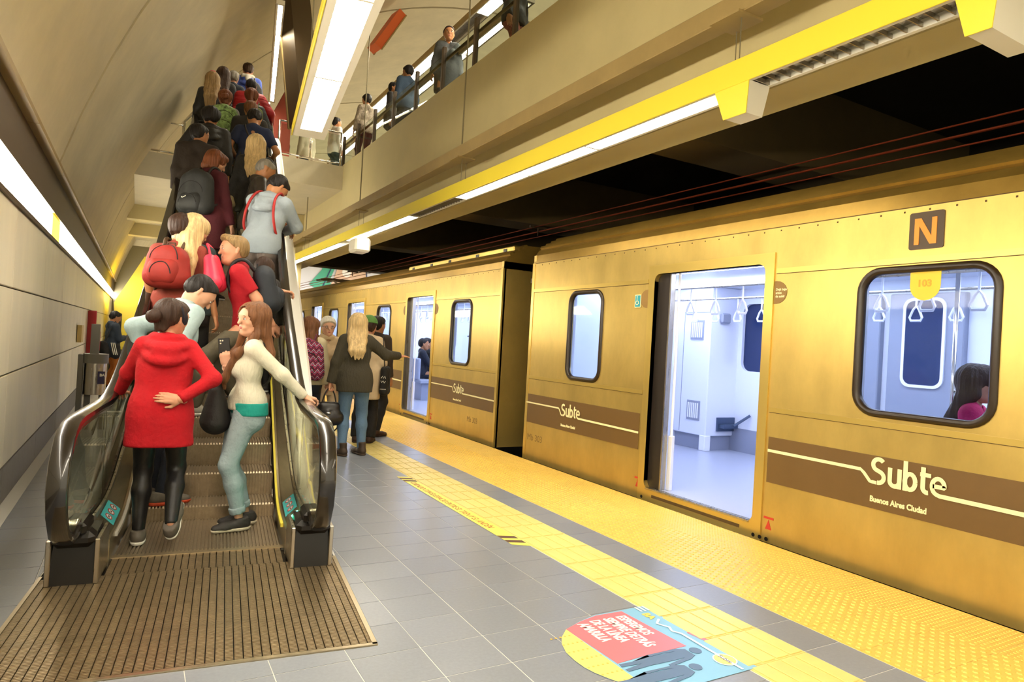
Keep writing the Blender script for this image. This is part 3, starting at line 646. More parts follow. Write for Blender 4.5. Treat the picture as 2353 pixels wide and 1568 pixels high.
# green signal light on the right deck
ep('signal_light', glow('green_glow', '#4dffc4', 16), lambda b: b.sweep(circ(0, 0, .026, 14), [(lambda p: (CU+.548+p[0]*.9, 4.60+p[1]*1.3, .175+p[0]+.004)), (lambda p: (CU+.548+p[0]*.9, 4.60+p[1]*1.3, .175+p[0]+.010))]), label='green signal light')
ep('truss_box', m_deck, lambda b: b.sweep([(CU-.45, -.35), (CU+.45, -.35), (CU+.45, -.56), (CU-.45, -.56)], [(lambda p, v=v: (p[0], v, zb(v)+p[1])) for v in path(5.9, VT+1.2)]))
ep('top_plate', m_grate, lambda b: b.box((CU-.5, VT+.25, 4.90), (CU+.5, VT+1.9, 4.955)))
# ================================================================ TRAIN
m_stain = mat('stainless_body_reflection', '#cfb264', .34, metal=.72, noise=(1.7, .17, (1, 1.6, .8)), bump=(3, .04, (1, 4, .6)))  # yellow lamp reflection put into the steel's base colour
m_stain2 = mat('stainless_trim_reflection', '#d8bb66', .3, metal=.75)  # trim carries the same painted yellow reflection
m_roof = mat('roof_metal', '#a58640', .36, metal=.7, noise=(4, .15))
m_seam = mat('seam_dark', '#5a431d', .7)
m_band = mat('brown_band', '#6a5029', .45, noise=(6, .06))  # yellowish reflection put into the band's brown
m_cream = mat('cream_vinyl', '#f3eab4', .45)
m_rubber = mat('window_rubber', '#2c2011', .3)
m_int = mat('interior_panel', '#dfe4f2', .35)
m_intg = mat('interior_grey', '#8f95a8', .5)
m_inter_floor = mat('interior_floor', '#a9aebf', .3, noise=(12, .05))
m_pane = mat('window_pane', '#e8f0f4', .03, trans=1, ior=1.15, spec=.6)
m_tlamp = glow('train_lamp', '#d6e1ff', 7.5)
m_strap = mat('strap_white', '#eef1fa', .4)
XS = 4.36                                    # platform side of the body
XF = 7.40                                    # far side
Z0, Z1 = -.03, 2.45
def SF(y, z, d=0): return frame((XS-d, y, z), (0, -1, 0), (0, 0, 1))      # local frame on the car side: x towards the viewer's right
# window dims: (y0,y1,z0,z1,r)
def car(name, label, ya, yb, doors, wins, detail, bands, lamps):
    """ya > yb: far end first; local x = ya - y"""
    C_ = empty(name, (XS, (ya+yb)/2, 0), label=label, cat='train car')
    o = Matrix.Translation(-C_.location); L_ = ya-yb
    def pt(n_, m_, f, smooth=False, **k):
        b_ = MB(); f(b_); me = b_.mesh(n_, m_, smooth); me.transform(o); return link(n_, me, C_, **k)
    def pl(n_, m_, polys, th, d, parent=None, **k): return link(n_, plate(n_, polys, th, m_, o @ SF(ya, 0, d)), parent or C_, **k)
    lx = lambda y: ya-y
    holes = [rrect(lx(y1), z0, lx(y0), z1, .07) for (y0, y1, z0, z1) in doors]+[rrect(lx(y1), z0, lx(y0), z1, r) for (y0, y1, z0, z1, r) in wins]
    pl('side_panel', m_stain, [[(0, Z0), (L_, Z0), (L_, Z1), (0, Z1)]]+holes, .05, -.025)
    # seam strips, broken at the doors
    cuts = [0]+sorted(sum([[lx(y1)-.09, lx(y0)+.09] for (y0, y1, *_) in doors], []))+[L_]
    for z in (2.10, 1.008):
        for a_, c_ in zip(cuts[::2], cuts[1::2]):
            if c_-a_ > .05:
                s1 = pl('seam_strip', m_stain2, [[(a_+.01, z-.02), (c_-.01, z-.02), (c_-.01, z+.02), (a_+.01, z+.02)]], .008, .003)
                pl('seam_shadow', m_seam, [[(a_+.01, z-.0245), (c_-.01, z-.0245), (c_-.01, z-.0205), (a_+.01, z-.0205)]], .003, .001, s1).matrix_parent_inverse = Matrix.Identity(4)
    pl('cant_rail', m_seam, [[(0, Z1-.006), (L_, Z1-.006), (L_, Z1), (0, Z1)]], .004, .001)
    b_ = MB(); n_r = 0
    for k in range(int(L_/.16)):                      # rivets in one mesh: far too many to pick apart
        for z in (Z1-.03,): b_.add([(lx_, z+dz, 0) for lx_, dz in ((k*.16+.05-.006, -.006), (k*.16+.05+.006, -.006), (k*.16+.05+.006, .006), (k*.16+.05-.006, .006))]+[(k*.16+.05, z, .006)], [(0, 1, 4), (1, 2, 4), (2, 3, 4), (3, 0, 4)])
    me = b_.mesh('rivets', m_seam); me.transform(o @ SF(ya, 0, .0)); link('rivets', me, C_, kind='stuff')
    # roof with corrugations
    pr = [(XS, Z1), (XS+.02, Z1+.10), (XS+.06, Z1+.16)]
    for k in range(4):
        x = XS+.10+.075*k; z = Z1+.19+.043*k
        pr += [(x, z), (x-.016, z+.016), (x-.004, z+.042), (x+.03, z+.05), (x+.042, z+.034)]
    pr += [(XS+.55, Z1+.36), (XS+1.0, Z1+.43), ((XS+XF)/2, Z1+.46), (XF-.5, Z1+.36), (XF, Z1)]
    pt('roof', m_roof, lambda b: b.sweep(pr, [lambda p: (p[0], ya-.0, p[1]), lambda p: (p[0], yb, p[1])]))
    # ends
    for y, yy2 in ((ya, ya-.06), (yb+.06, yb)):
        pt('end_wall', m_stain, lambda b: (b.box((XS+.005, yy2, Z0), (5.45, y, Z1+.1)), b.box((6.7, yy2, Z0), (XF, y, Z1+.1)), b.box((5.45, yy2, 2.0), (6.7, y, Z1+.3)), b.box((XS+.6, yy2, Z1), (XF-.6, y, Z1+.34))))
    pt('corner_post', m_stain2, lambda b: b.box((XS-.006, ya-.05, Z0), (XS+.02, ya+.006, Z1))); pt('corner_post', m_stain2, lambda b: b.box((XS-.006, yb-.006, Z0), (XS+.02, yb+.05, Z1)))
    # shell inside
    pt('end_lining', m_int, lambda b: (b.box((XS+.05, ya-.10, .1), (XF-.05, ya-.065, 2.4)), b.box((XS+.05, yb+.065, .1), (XF-.05, yb+.10, 2.4))))
    pt('interior_floor', m_inter_floor, lambda b: b.box((XS+.05, yb+.06, .02), (XF, ya-.06, .10)))
    pt('interior_ceiling', m_int, lambda b: b.box((XS+.05, yb+.06, 2.36), (XF-.02, ya-.06, 2.42)))
    fholes = [rrect(y0-yb, 1.22, y1-yb, 2.15, .12) for (y0, y1) in ([(5.45, 6.43), (1.4, 2.3)] if detail else [(12.3, 13.6), (15.9, 17.2)])]
    fw = Matrix.Translation((XF-XS-.03, yb-(ya+yb)/2, 0)) @ frame((0, 0, 0), (0, 1, 0), (0, 0, 1))
    link('far_wall', plate('far_wall', [[(0, .1), (L_, .1), (L_, 2.4), (0, 2.4)]]+fholes, .05, m_int, fw), C_)
    for fh_ in fholes: link('far_window', plate('far_window', [fh_], .02, mat('night_glass', '#27355c', .08), Matrix.Translation((.04, 0, 0)) @ fw), C_)
    link('far_kickboard', plate('far_kickboard', [[(0, .1), (L_, .1), (L_, .42), (0, .42)]], .02, m_intg, Matrix.Translation((-.04, 0, 0)) @ fw), C_)
    pt('lining', m_int, lambda b: [b.box((XS+.055, y0, .1), (XS+.09, y1, z1)) for (y0, y1, z1) in lining(ya, yb, doors, wins)])
    pt('window_header', m_int, lambda b: b.box((XS+.055, yb+.06, 2.20), (XS+.1, ya-.06, 2.4)))
    for (x, y0, y1) in [(x, y0, y1) for x in (XS+.9, XS+2.0) for (y0, y1) in lamps]:
        pt('ceiling_lamp', m_tlamp, lambda b: b.box((x, y0, 2.335), (x+.22, y1, 2.358)))
    # bands, line and lettering
    for (y1, y0, logo) in bands:
        pl('brown_band', m_band, [[(lx(y1), .44), (lx(y0), .44), (lx(y0), .795), (lx(y1), .795)]], .004, .002)
        S_ = logo
        b_ = MB()
        if S_:
            yS, h = S_; x0 = lx(yS); hh = h/2
            wd = h*.155
            top, bot = .605+h, .605
            cx = x0+h*.28; r = h*.25
            sp = [(lx(y1), .688), (x0-h*.40, .688), (x0-h*.26, .668), (x0-h*.02, .618), (x0+h*.05, bot+wd*.45), (x0+h*.22, bot+wd*.38)]
            stroke(b_, sp, wd*.78, zz=0.0000)
            stroke(b_, arc(cx+.0*h, bot+h*.28, h*.205, -100, 60, 10)+arc(cx-.0*h, top-h*.285, h*.205, 240, 38, 14), wd, zz=0.0004)                    # S
            x = x0+h*.70
            stroke(b_, [(x, bot+h*.70), (x, bot+h*.24)]+arc(x+h*.17, bot+h*.24, h*.17, 180, 360, 10)+[(x+h*.34, bot+h*.70)], wd, zz=0.0008); stroke(b_, [(x+h*.34, bot+h*.3), (x+h*.34, bot+h*.0)], wd, zz=0.0012)   # u
            x = x0+h*1.24
            stroke(b_, [(x, bot+h*1.03), (x, bot)], wd, zz=0.0016); stroke(b_, arc(x+h*.17, bot+h*.34, h*.18, 0, 360, 20, h*.27), wd, zz=0.0020)     # b
            x = x0+h*1.84
            stroke(b_, [(x, bot+h*.93), (x, bot+h*.28)]+arc(x+h*.15, bot+h*.24, h*.15, 180, 285, 6), wd, zz=0.0024); stroke(b_, [(x-h*.10, bot+h*.68), (x+h*.26, bot+h*.68)], wd*.9, zz=0.0028)  # t
            x = x0+h*2.34
            stroke(b_, [(x-h*.18, bot+h*.36), (x+h*.20, bot+h*.36)]+arc(x, bot+h*.36, h*.20, 0, 255, 16, h*.27)+[(x+h*.05, bot+wd*.42), (lx(y0), bot+wd*.42-.008)], wd*.92, zz=0.0032)   # e running into the line
            me = b_.mesh('white_lettering', m_cream); me.transform(o @ SF(ya, 0, .005)); link('white_lettering', me, C_, label='cream Subte lettering with its line')
            link('small_lettering', text_mesh('small_lettering', 'Buenos Aires Ciudad', h*.285, m_cream, o @ SF(ya, 0, .005) @ Matrix.Translation((x0-h*.0, .487, 0)), bold=.0018, thick=.001, width=.82), C_, label='cream Buenos Aires Ciudad lettering')
        else:
            stroke(b_, [(lx(y1), .62), (lx(y0), .62)], .024); me = b_.mesh('white_line', m_cream); me.transform(o @ SF(ya, 0, .005)); link('white_line', me, C_, label='cream line')
    # doors
    for di, (y0, y1, z0, z1) in enumerate(doors):
        a_, c_ = lx(y1), lx(y0)
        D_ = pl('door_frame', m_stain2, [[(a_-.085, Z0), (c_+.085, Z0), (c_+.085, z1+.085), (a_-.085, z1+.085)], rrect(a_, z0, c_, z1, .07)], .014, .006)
        def sub(n_, m_, f, **k):
            b_ = MB(); f(b_); me = b_.mesh(n_, m_); me.transform(o); return link(n_, me, D_, **k)
        sub('door_reveal', m_steel, lambda b: b.sweep([(q[0], q[1]) for q in rrect(y0, z0, y1, z1, .07)], [lambda p: (XS-.012, p[0], p[1]), lambda p: (XS+.10, p[0], p[1])], caps=False))
        sub('sill_plate', m_steel, lambda b: (b.box((XS-.02, y0+.03, z0-.005), (XS+.14, y1-.03, z0+.008)), *[b.box((XS-.015, y0+.06+.033*i, z0+.008), (XS+.03, y0+.075+.033*i, z0+.012)) for i in range(int((y1-y0-.12)/.033))]))
        sub('door_leaf', mat('door_edge_dark', '#2a2420', .35), lambda b: b.box((XS+.035, y1-.17, z0), (XS+.085, y1+.4, z1)))
        sub('door_leaf', MATS['door_edge_dark'], lambda b: b.box((XS+.035, y0-.5, z0), (XS+.085, y0+.012, z1)))
        sub('leaf_edge', m_steel, lambda b: b.box((XS+.03, y1-.185, z0), (XS+.09, y1-.168, z1)))
        sub('recess_slot', m_seam, lambda b: b.box((XS-.014, y0+.12, .018), (XS-.010, y1-.12, .045)))
        for k in range(4):
            pt('vent_hole', m_black, lambda b: b.sweep(circ(y0-.02-.062*k if k < 3 else y1+.02, .0, .016, 10), [lambda p: (XS-.0145, p[0], p[1]), lambda p: (XS-.010, p[0], p[1])]))
        if detail or di == 0:
            for yy_, sg in ((y0-.09, 1), (y1+.09, -1)):
                rr = [(0, -.06*1.0), (0, .06)]
                pts = [(0, -.095)]+arc(.02, 0, .095, -90, 90, 10)+[(0, .095)]
                pts = [(sg*px_, py_*.95) for px_, py_ in pts]
                pl('door_notice', mat('notice_brown', '#8a6a33', .5), [[(lx(yy_)+px_*1.0, 1.93+py_) for px_, py_ in pts]], .003, .002)
                if sg > 0 and di == 0 and detail:
                    for s_, z in (('Dejá bajar', 1.945), ('antes', 1.918), ('de subir', 1.891)): link('notice_text', text_mesh('notice_text', s_, .026, m_cream, o @ SF(ya, 0, .004) @ Matrix.Translation((lx(yy_)+.012, z, 0)), bold=.0005, thick=.0005), C_)
            for yy_ in (y0-.15, y1+.10):
                pl('jacking_mark', mat('red_mark', '#c8402c', .5), [[(lx(yy_)-.045, .155), (lx(yy_)+.045, .155), (lx(yy_)+.045, .172), (lx(yy_)-.045, .172)]], .003, .002)
                pl('jacking_mark', MATS['red_mark'], [[(lx(yy_)-.028, .075), (lx(yy_)+.028, .075), (lx(yy_), .15)]], .003, .002)
        # grab pole by the leaf with its foot
        sub('pole_foot', m_int, lambda b: b.box((XS+.10, y1-.235, .1), (XS+.14, y1-.18, .62), bev=.005))
        sub('grab_pole', m_strap, lambda b: b.tube([(XS+.12, y1-.205, .6), (XS+.12, y1-.205, 2.36)], .013, 8))
    # windows
    for (y0, y1, z0, z1, r) in wins:
        a_, c_ = lx(y1), lx(y0)
        b_ = MB()
        ring = [(p[0], p[1]) for p in rrect(a_, z0, c_, z1, r, 7)]; nr = len(ring); c0 = Vector(((a_+c_)/2, (z0+z1)/2))
        fr = []
        for i, p in enumerate(ring):
            t = (Vector(ring[(i+1) % nr])-Vector(ring[i-1])).normalized(); nn = Vector((t.y, -t.x)); fr.append((Vector(p), nn))
        prof = [(-.012, -.03), (.028, -.004), (.026, .010), (.012, .020), (-.006, .020), (-.02, .010), (-.022, -.03)]
        vs = [(p.x+nn.x*q[0], p.y+nn.y*q[0], q[1]) for p, nn in fr for q in prof]; np_ = len(prof)
        b_.add(vs, [(i*np_+j, i*np_+(j+1) % np_, ((i+1) % nr)*np_+(j+1) % np_, ((i+1) % nr)*np_+j) for i in range(nr) for j in range(np_)])
        me = b_.mesh('window_frame', m_rubber, .9); me.transform(o @ SF(ya, 0)); F_ = link('window_frame', me, C_)
        pl('pane', m_pane, [rrect(a_+.012, z0+.012, c_-.012, z1-.012, r-.01, 6)], .006, -.015, F_)
    # grab rails and straps
    for x in (XS+.95, XS+2.1):
        y0_, y1_ = lamps[-1][0], lamps[0][1]
        pt('ceiling_rail', m_steel, lambda b: b.tube([(x, yb+.3, 2.14), (x, ya-.3, 2.14)], .014, 8), smooth=True)
        sb = MB(); sb.tube([(0, 0, 0), (0, 0, -.14)], .009, 6)
        sb.tube([(0, .0, -.14), (0, .028, -.175), (0, .058, -.25), (0, .045, -.28), (0, -.045, -.28), (0, -.058, -.25), (0, -.028, -.175)], .012, 6, closed=True)
        sme = sb.mesh('hand_strap', m_strap)
        n = int((ya-yb-1.2)/.36); n = min(n, 40)
        for i in range(n): link('hand_strap', sme, C_, loc=(x-XS, ya-.75-i*.36-(ya+yb)/2, 2.13))
    return C_, o, pt, pl, lx
def lining(ya, yb, doors, wins):
    ev = sorted([(y0, y1, 99) for (y0, y1, *_) in doors]+[(y0, y1, z0) for (y0, y1, z0, *_) in wins]); out = []; y = yb+.06
    for (y0, y1, z) in ev:
        if y0-y > .02: out.append((y, y0, 2.36))
        if z < 90: out.append((y0, y1, z))
        y = y1
    out.append((y, ya-.06, 2.36)); return out
D1 = [(3.61, 4.91, .09, 2.165)]
W1 = [(5.735, 6.345, 1.06, 2.035, .12), (1.96, 2.80, 1.08, 2.04, .14)]
C1, o1, pt1, pl1, lx1 = car('train_car', 'near yellow-reflecting steel train car with open door and the letter N', 7.22, -2.5, D1+[(-1.2, .1, .09, 2.165)], W1, True,
    [(7.2, 5.03, (6.40, .145)), (3.50, .2, (2.66, .185))], [(.2, 3.2), (3.4, 7.0)])
# route letter, access sign
pl1('route_plate', mat('plate_brown', '#4a3820', .4), [rrect(lx1(2.49), 2.165, lx1(2.275), 2.405, .015)], .006, .004)
pl1('route_letter', mat('letter_orange', '#f0932b', .4), [[(lx1(2.455), 2.195), (lx1(2.425), 2.195), (lx1(2.425), 2.315), (lx1(2.358), 2.195), (lx1(2.318), 2.195), (lx1(2.318), 2.365), (lx1(2.348), 2.365), (lx1(2.348), 2.245), (lx1(2.415), 2.365), (lx1(2.455), 2.365)]], .004, .009)
pl1('access_sign', m_cream, [rrect(lx1(5.195), 1.845, lx1(5.105), 1.975, .008)], .003, .006)
pl1('access_sign', mat('access_blue', '#2f93a0', .4), [rrect(lx1(5.188), 1.853, lx1(5.112), 1.967, .006)], .003, .008)
b_ = MB(); xc = lx1(5.155); stroke(b_, [(xc-.003, 1.945), (xc-.003, 1.912), (xc+.018, 1.908), (xc+.022, 1.885), (xc+.030, 1.885)], .007); stroke(b_, arc(xc+.0, 1.893, .020, 100, 330, 10), .006); b_.add([(x, y, .002) for x, y in circ(xc-.003, 1.953, .007, 10)], [tuple(range(10))])
me = b_.mesh('access_symbol', m_cream); me.transform(o1 @ SF(7.22, 0, .0105)); link('access_symbol', me, C1)
link('car_number', text_mesh('car_number', 'Mb 303', .115, mat('number_ghost', '#8d733a', .5), o1 @ SF(7.22, 0, .001) @ Matrix.Translation((lx1(7.14), .22, 0)), thick=.0008), C1, label='faded number Mb 303')
# help-line sticker in the big window
pl1('window_sticker', mat('sticker_yellow', '#e6c531', .45), [[(lx1(2.475), 2.02), (lx1(2.475), 1.93)]+arc(lx1(2.38), 1.93, .095, 180, 360, 12)+[(lx1(2.285), 2.02)]], .002, -.008)
link('sticker_digits', text_mesh('sticker_digits', '103', .062, mat('digits_amber', '#cf9f28', .5), o1 @ SF(7.22, 0, -.0055) @ Matrix.Translation((lx1(2.43), 1.925, 0)), bold=.002, thick=.0006), C1)
# equipment cabinet, vents, handle at the far end of the near car
pt1('cabinet', m_int, lambda b: (b.box((6.80, 6.50, .30), (7.36, 7.12, 2.36), bev=.01),))
pt1('cabinet_base', m_intg, lambda b: b.box((6.84, 6.54, .10), (7.36, 7.12, .30)))
pt1('corner_foot', m_strap, lambda b: b.box((6.79, 6.49, .10), (6.90, 6.60, .31), bev=.006))
pt1('cabinet_seam', m_intg, lambda b: (b.box((6.794, 6.99, .32), (6.80, 6.996, 2.0)), b.box((6.794, 6.52, 2.0), (6.80, 7.0, 2.008))))
for z in (.50, 1.62):
    G_ = pt1('vent_grille', m_intg, lambda b: b.box((6.79, 6.62, z), (6.799, 6.86, z+.27)))
    for k in range(6):
        b_ = MB(); b_.box((6.782, 6.645+.035*k, z+.03), (6.792, 6.662+.035*k, z+.24)); me = b_.mesh('grille_bar', m_strap); me.transform(o1); link('grille_bar', me, G_)
pt1('grab_handle', m_strap, lambda b: b.tube([(6.70, 7.05, .95), (6.66, 7.03, 1.0), (6.66, 7.03, 1.75), (6.70, 7.05, 1.8)], .016, 8), smooth=True)
pt1('speaker_cover', m_intg, lambda b: b.box((6.95, 6.44, 1.86), (7.13, 6.50, 2.0), bev=.02))
pt1('folding_bracket', mat('blue_steel', '#56657f', .4, metal=.6), lambda b: (b.box((7.03, 6.38, .42), (7.3, 6.47, .47)), b.box((7.0, 6.47, .37), (7.33, 6.50, .56)), b.tube([(7.2, 6.36, .46), (7.32, 6.2, .62)], .018, 6)))
# inside the big window: closed far doors, seat back, pole, alarm box
pt1('far_door', m_intg, lambda b: b.box((7.26, 3.55, .1), (7.36, 4.32, 2.2), bev=.01))
pt1('far_door', m_intg, lambda b: b.box((7.26, 4.42, .1), (7.36, 5.15, 2.2), bev=.01))
for y in (3.75, 4.62):
    q_ = Matrix.Translation((7.25, 0, 0)) @ frame((0, y, 0), (0, 1, 0), (0, 0, 1))
    link('door_pane', plate('door_pane', [rrect(0, 1.22, .38, 2.12, .08)], .01, mat('night_glass', ''), o1 @ q_), C1)
    link('door_pane_rim', plate('door_pane_rim', [rrect(-.03, 1.19, .41, 2.15, .1), rrect(0, 1.22, .38, 2.12, .08)], .02, m_strap, o1 @ q_), C1)
pt1('seat', mat('seat_dark', '#23262f', .6), lambda b: (b.box((XS+.5, 1.2, .38), (XS+1.0, 2.45, .46), bev=.02), b.box((XS+.95, 1.2, .46), (XS+1.05, 2.45, 1.10), bev=.03)))
pt1('stanchion', m_chrome, lambda b: b.tube([(5.9, 2.95, .1), (5.9, 2.95, 2.36)], .018, 8), smooth=True)
pt1('grab_bar', m_chrome, lambda b: b.tube([(5.9, 2.93, 1.22), (5.95, 2.85, 1.24), (6.05, 2.72, 1.40), (6.15, 2.65, 1.52), (6.3, 2.5, 1.54)], .016, 8), smooth=True)
pt1('partition', m_int, lambda b: b.box((6.3, 2.45, .1), (6.38, 2.52, 2.36)))
AB = pt1('alarm_box', m_strap, lambda b: b.box((6.2, 2.26, 1.55), (6.30, 2.44, 1.88), bev=.01))
b_ = MB(); b_.box((6.19, 2.28, 1.82), (6.2, 2.42, 1.87)); b_.sweep(circ(2.35, 1.70, .02, 10), [lambda p: (6.195, p[0], p[1]), lambda p: (6.175, p[0], p[1])]); me = b_.mesh('alarm_button', mat('alarm_red', '#c0272d', .4)); me.transform(o1); link('alarm_button', me, AB)
# second car
D2 = [(10.42, 11.66, .09, 2.165), (14.35, 15.65, .09, 2.165), (18.2, 19.4, .09, 2.165), (22.1, 23.3, .09, 2.165)]
W2 = [(8.945, 9.64, 1.06, 2.035, .12), (12.58, 13.42, 1.08, 2.04, .14), (16.5, 17.38, 1.08, 2.04, .14), (20.38, 21.25, 1.08, 2.04, .14)]
C2, o2, pt2, pl2, lx2 = car('train_car', 'second yellow-reflecting steel train car behind the waiting group', 24.2, 8.02, D2, W2, False,
    [(10.33, 8.06, (9.42, .145)), (14.25, 11.75, (13.3, .17)), (18.1, 15.75, None), (22, 19.5, None)], [(8.6, 14.0), (14.4, 23.8)])
link('car_number', text_mesh('car_number', 'Mb 303', .115, MATS['number_ghost'], o2 @ SF(24.2, 0, .001) @ Matrix.Translation((lx2(8.9), .22, 0)), thick=.0008), C2, label='faded number Mb 303')
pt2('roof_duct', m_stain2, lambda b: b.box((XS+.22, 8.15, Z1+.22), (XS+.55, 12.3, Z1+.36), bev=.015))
for y in (8.35, 9.25, 10.3, 11.1, 12.0): pt2('duct_port', m_black, lambda b: b.box((XS+.214, y, Z1+.26), (XS+.222, y+.1, Z1+.33)))
pt2('bench', mat('bench_grey', '#9aa2b4', .4), lambda b: (b.box((5.28, 13.1, .47), (5.85, 15.2, .54), bev=.01), b.box((5.2, 13.1, .54), (5.27, 15.2, 1.0), bev=.02), b.box((5.35, 13.2, .1), (5.75, 15.1, .47))))
pt2('grab_bar', m_chrome, lambda b: b.tube([(5.75, 11.9, 1.52), (5.75, 11.5, 1.52), (5.75, 11.3, 1.4), (5.75, 11.2, 1.0)], .016, 8), smooth=True)
PG = MB()
for s_ in (-.5, .5): PG.tube([(6.1+s_, 21, 2.95), (6.1+s_*.8, 22.5, 3.22), (6.1+s_*.8, 23.3, 3.22)], .03, 6)
PG.tube([(5.3, 22.6, 3.24), (5.5, 22.6, 3.28), (6.7, 22.6, 3.28), (6.9, 22.6, 3.24)], .03, 6); PG.box((5.5, 21, 2.88), (6.7, 21.6, 3.0)); PG.tube([(5.3, 23.2, 3.24), (5.5, 23.2, 3.28), (6.7, 23.2, 3.28), (6.9, 23.2, 3.24)], .03, 6)
me = PG.mesh('pantograph', m_brown); me.transform(o2); link('pantograph', me, C2)
# gangway between the cars
GW = empty('gangway', (5.0, 7.62, 0), label='dark concertina gangway between the two train cars', cat='gangway')
for k in range(7): part('bellows_fold', m_black, GW, lambda b: b.box((5.0 if k % 2 else 5.06, 7.24+.11*k, .1), (7.2 if k % 2 else 7.14, 7.24+.11*k+.1, 2.5 if k % 2 else 2.44)))
part('hook_lamp', m_brown, GW, lambda b: (b.box((4.45, 7.30, 2.22), (4.72, 7.42, 2.28)), b.tube([(4.6, 7.36, 2.22), (4.6, 7.36, 1.2)], .012, 6)))
part('coupler', m_rail, GW, lambda b: b.box((4.5, 7.26, -.1), (4.62, 7.34, .12)))
# ================================================================ PEOPLE: implicit surfaces meshed into one continuous body
def V3(*a): return np.array(a, float)
def smin(a, b, k):
    h = np.maximum(k-np.abs(a-b), 0)/k
    return np.minimum(a, b)-h*h*k*.25
class Pr:
    """tapered capsule, optionally squashed along an axis, optionally cut by planes"""
    def __init__(s, a, b, ra, rb=None, sq=None, cut=(), k=None):
        s.a, s.b, s.ra, s.rb, s.sq, s.cut, s.k = np.array(a, float), np.array(b, float), ra, ra if rb is None else rb, sq, cut, k
    def grow(s, g): return Pr(s.a, s.b, s.ra+g, s.rb+g, s.sq, s.cut, s.k)
    def box(s, m):
        r = max(s.ra, s.rb)+m; return np.minimum(s.a, s.b)-r, np.maximum(s.a, s.b)+r
    def d(s, X, Y, Z):
        px, py, pz = X-s.a[0], Y-s.a[1], Z-s.a[2]; ba = s.b-s.a
        if s.sq is not None:
            ax, f = s.sq; t = (px*ax[0]+py*ax[1]+pz*ax[2])*(f-1); px = px+ax[0]*t; py = py+ax[1]*t; pz = pz+ax[2]*t
            ba = ba+np.array(ax)*np.dot(ba, ax)*(f-1)
        bb = float(ba @ ba)+1e-12; h = np.clip((px*ba[0]+py*ba[1]+pz*ba[2])/bb, 0, 1)
        d = np.sqrt((px-ba[0]*h)**2+(py-ba[1]*h)**2+(pz-ba[2]*h)**2)-(s.ra+(s.rb-s.ra)*h)
        for (p, n) in s.cut: d = np.maximum(d, (X-p[0])*n[0]+(Y-p[1])*n[1]+(Z-p[2])*n[2])
        return d
def surf(prims, h, k=.03, cuts=(), sub=(), disp=None, rag=0):
    lo = np.min([p.box(2.5*h)[0] for p in prims], 0); hi = np.max([p.box(2.5*h)[1] for p in prims], 0)
    n = np.ceil((hi-lo)/h).astype(int)+1
    D = np.full(n, .5, np.float32); ax = [(lo[i]+h*np.arange(n[i])).astype(np.float32) for i in range(3)]
    def block(p, m):
        a, b = p.box(m); i0 = np.maximum(((a-lo)/h).astype(int), 0); i1 = np.minimum(np.ceil((b-lo)/h).astype(int)+1, n)
        sl = tuple(slice(i0[i], i1[i]) for i in range(3)); return sl, ax[0][sl[0]][:, None, None], ax[1][sl[1]][None, :, None], ax[2][sl[2]][None, None, :]
    for p in prims:
        kk = p.k or k; sl, X, Y, Z = block(p, kk+2.5*h)
        if min(s_.stop-s_.start for s_ in sl) <= 0: continue
        D[sl] = smin(D[sl], p.d(X, Y, Z).astype(np.float32), kk)
    for p in sub:
        sl, X, Y, Z = block(p, .02)
        if min(s_.stop-s_.start for s_ in sl) <= 0: continue
        D[sl] = np.maximum(D[sl], -p.d(X, Y, Z).astype(np.float32))
    X, Y, Z = ax[0][:, None, None], ax[1][None, :, None], ax[2][None, None, :]
    if disp: D = D+disp(X, Y, Z).astype(np.float32)
    rg = rag*(np.sin(X*75+Z*20)*np.sin(Y*63+1)+.6*np.sin(X*140+2)*np.sin(Z*120)) if rag else 0
    for (p, nn) in cuts: D = np.maximum(D, ((X-p[0])*nn[0]+(Y-p[1])*nn[1]+(Z-p[2])*nn[2]+rg).astype(np.float32))
    # naive surface nets
    IN = D < 0
    c = [D[i:n[0]-1+i, j:n[1]-1+j, k_:n[2]-1+k_] for i in (0, 1) for j in (0, 1) for k_ in (0, 1)]
    cnt = sum((q < 0).astype(np.int8) for q in c); act = (cnt > 0) & (cnt < 8)
    idx = np.full(act.shape, -1, np.int32); cells = np.argwhere(act); idx[act] = np.arange(len(cells))
    if not len(cells): return np.zeros((0, 3)), np.zeros((0, 4), int)
    cv = np.stack([q[act] for q in c], 1); off = np.array([(i, j, k_) for i in (0, 1) for j in (0, 1) for k_ in (0, 1)], float)
    acc = np.zeros((len(cells), 3)); m_ = np.zeros(len(cells))
    for e0 in range(8):
        for bit in (4, 2, 1):
            e1 = e0 | bit
            if e1 == e0: continue
            a, b = cv[:, e0], cv[:, e1]; x = (a < 0) != (b < 0); t = np.where(x, a/np.where(x, a-b, 1), 0)
            acc += np.where(x[:, None], off[e0]+(off[e1]-off[e0])*t[:, None], 0); m_ += x
    Vt = (cells+acc/np.maximum(m_, 1)[:, None])*h+lo
    F = []
    for axis in range(3):
        u, v = (axis+1) % 3, (axis+2) % 3
        s0 = [slice(None)]*3; s1 = [slice(None)]*3; s0[axis] = slice(0, -1); s1[axis] = slice(1, None)
        a, b = IN[tuple(s0)], IN[tuple(s1)]; E_ = np.argwhere(a != b)
        E_ = E_[(E_[:, u] > 0) & (E_[:, v] > 0) & (E_[:, u] < n[u]-1) & (E_[:, v] < n[v]-1)]
        if not len(E_): continue
        fl_ = a[tuple(E_.T)]
        def g(du, dv):
            q = E_.copy(); q[:, u] -= du; q[:, v] -= dv; return idx[tuple(q.T)]
        Q = np.stack([g(1, 1), g(0, 1), g(0, 0), g(1, 0)], 1); Q[~fl_] = Q[~fl_][:, ::-1]; F.append(Q)
    F = np.concatenate(F); return Vt, F[(F >= 0).all(1)]
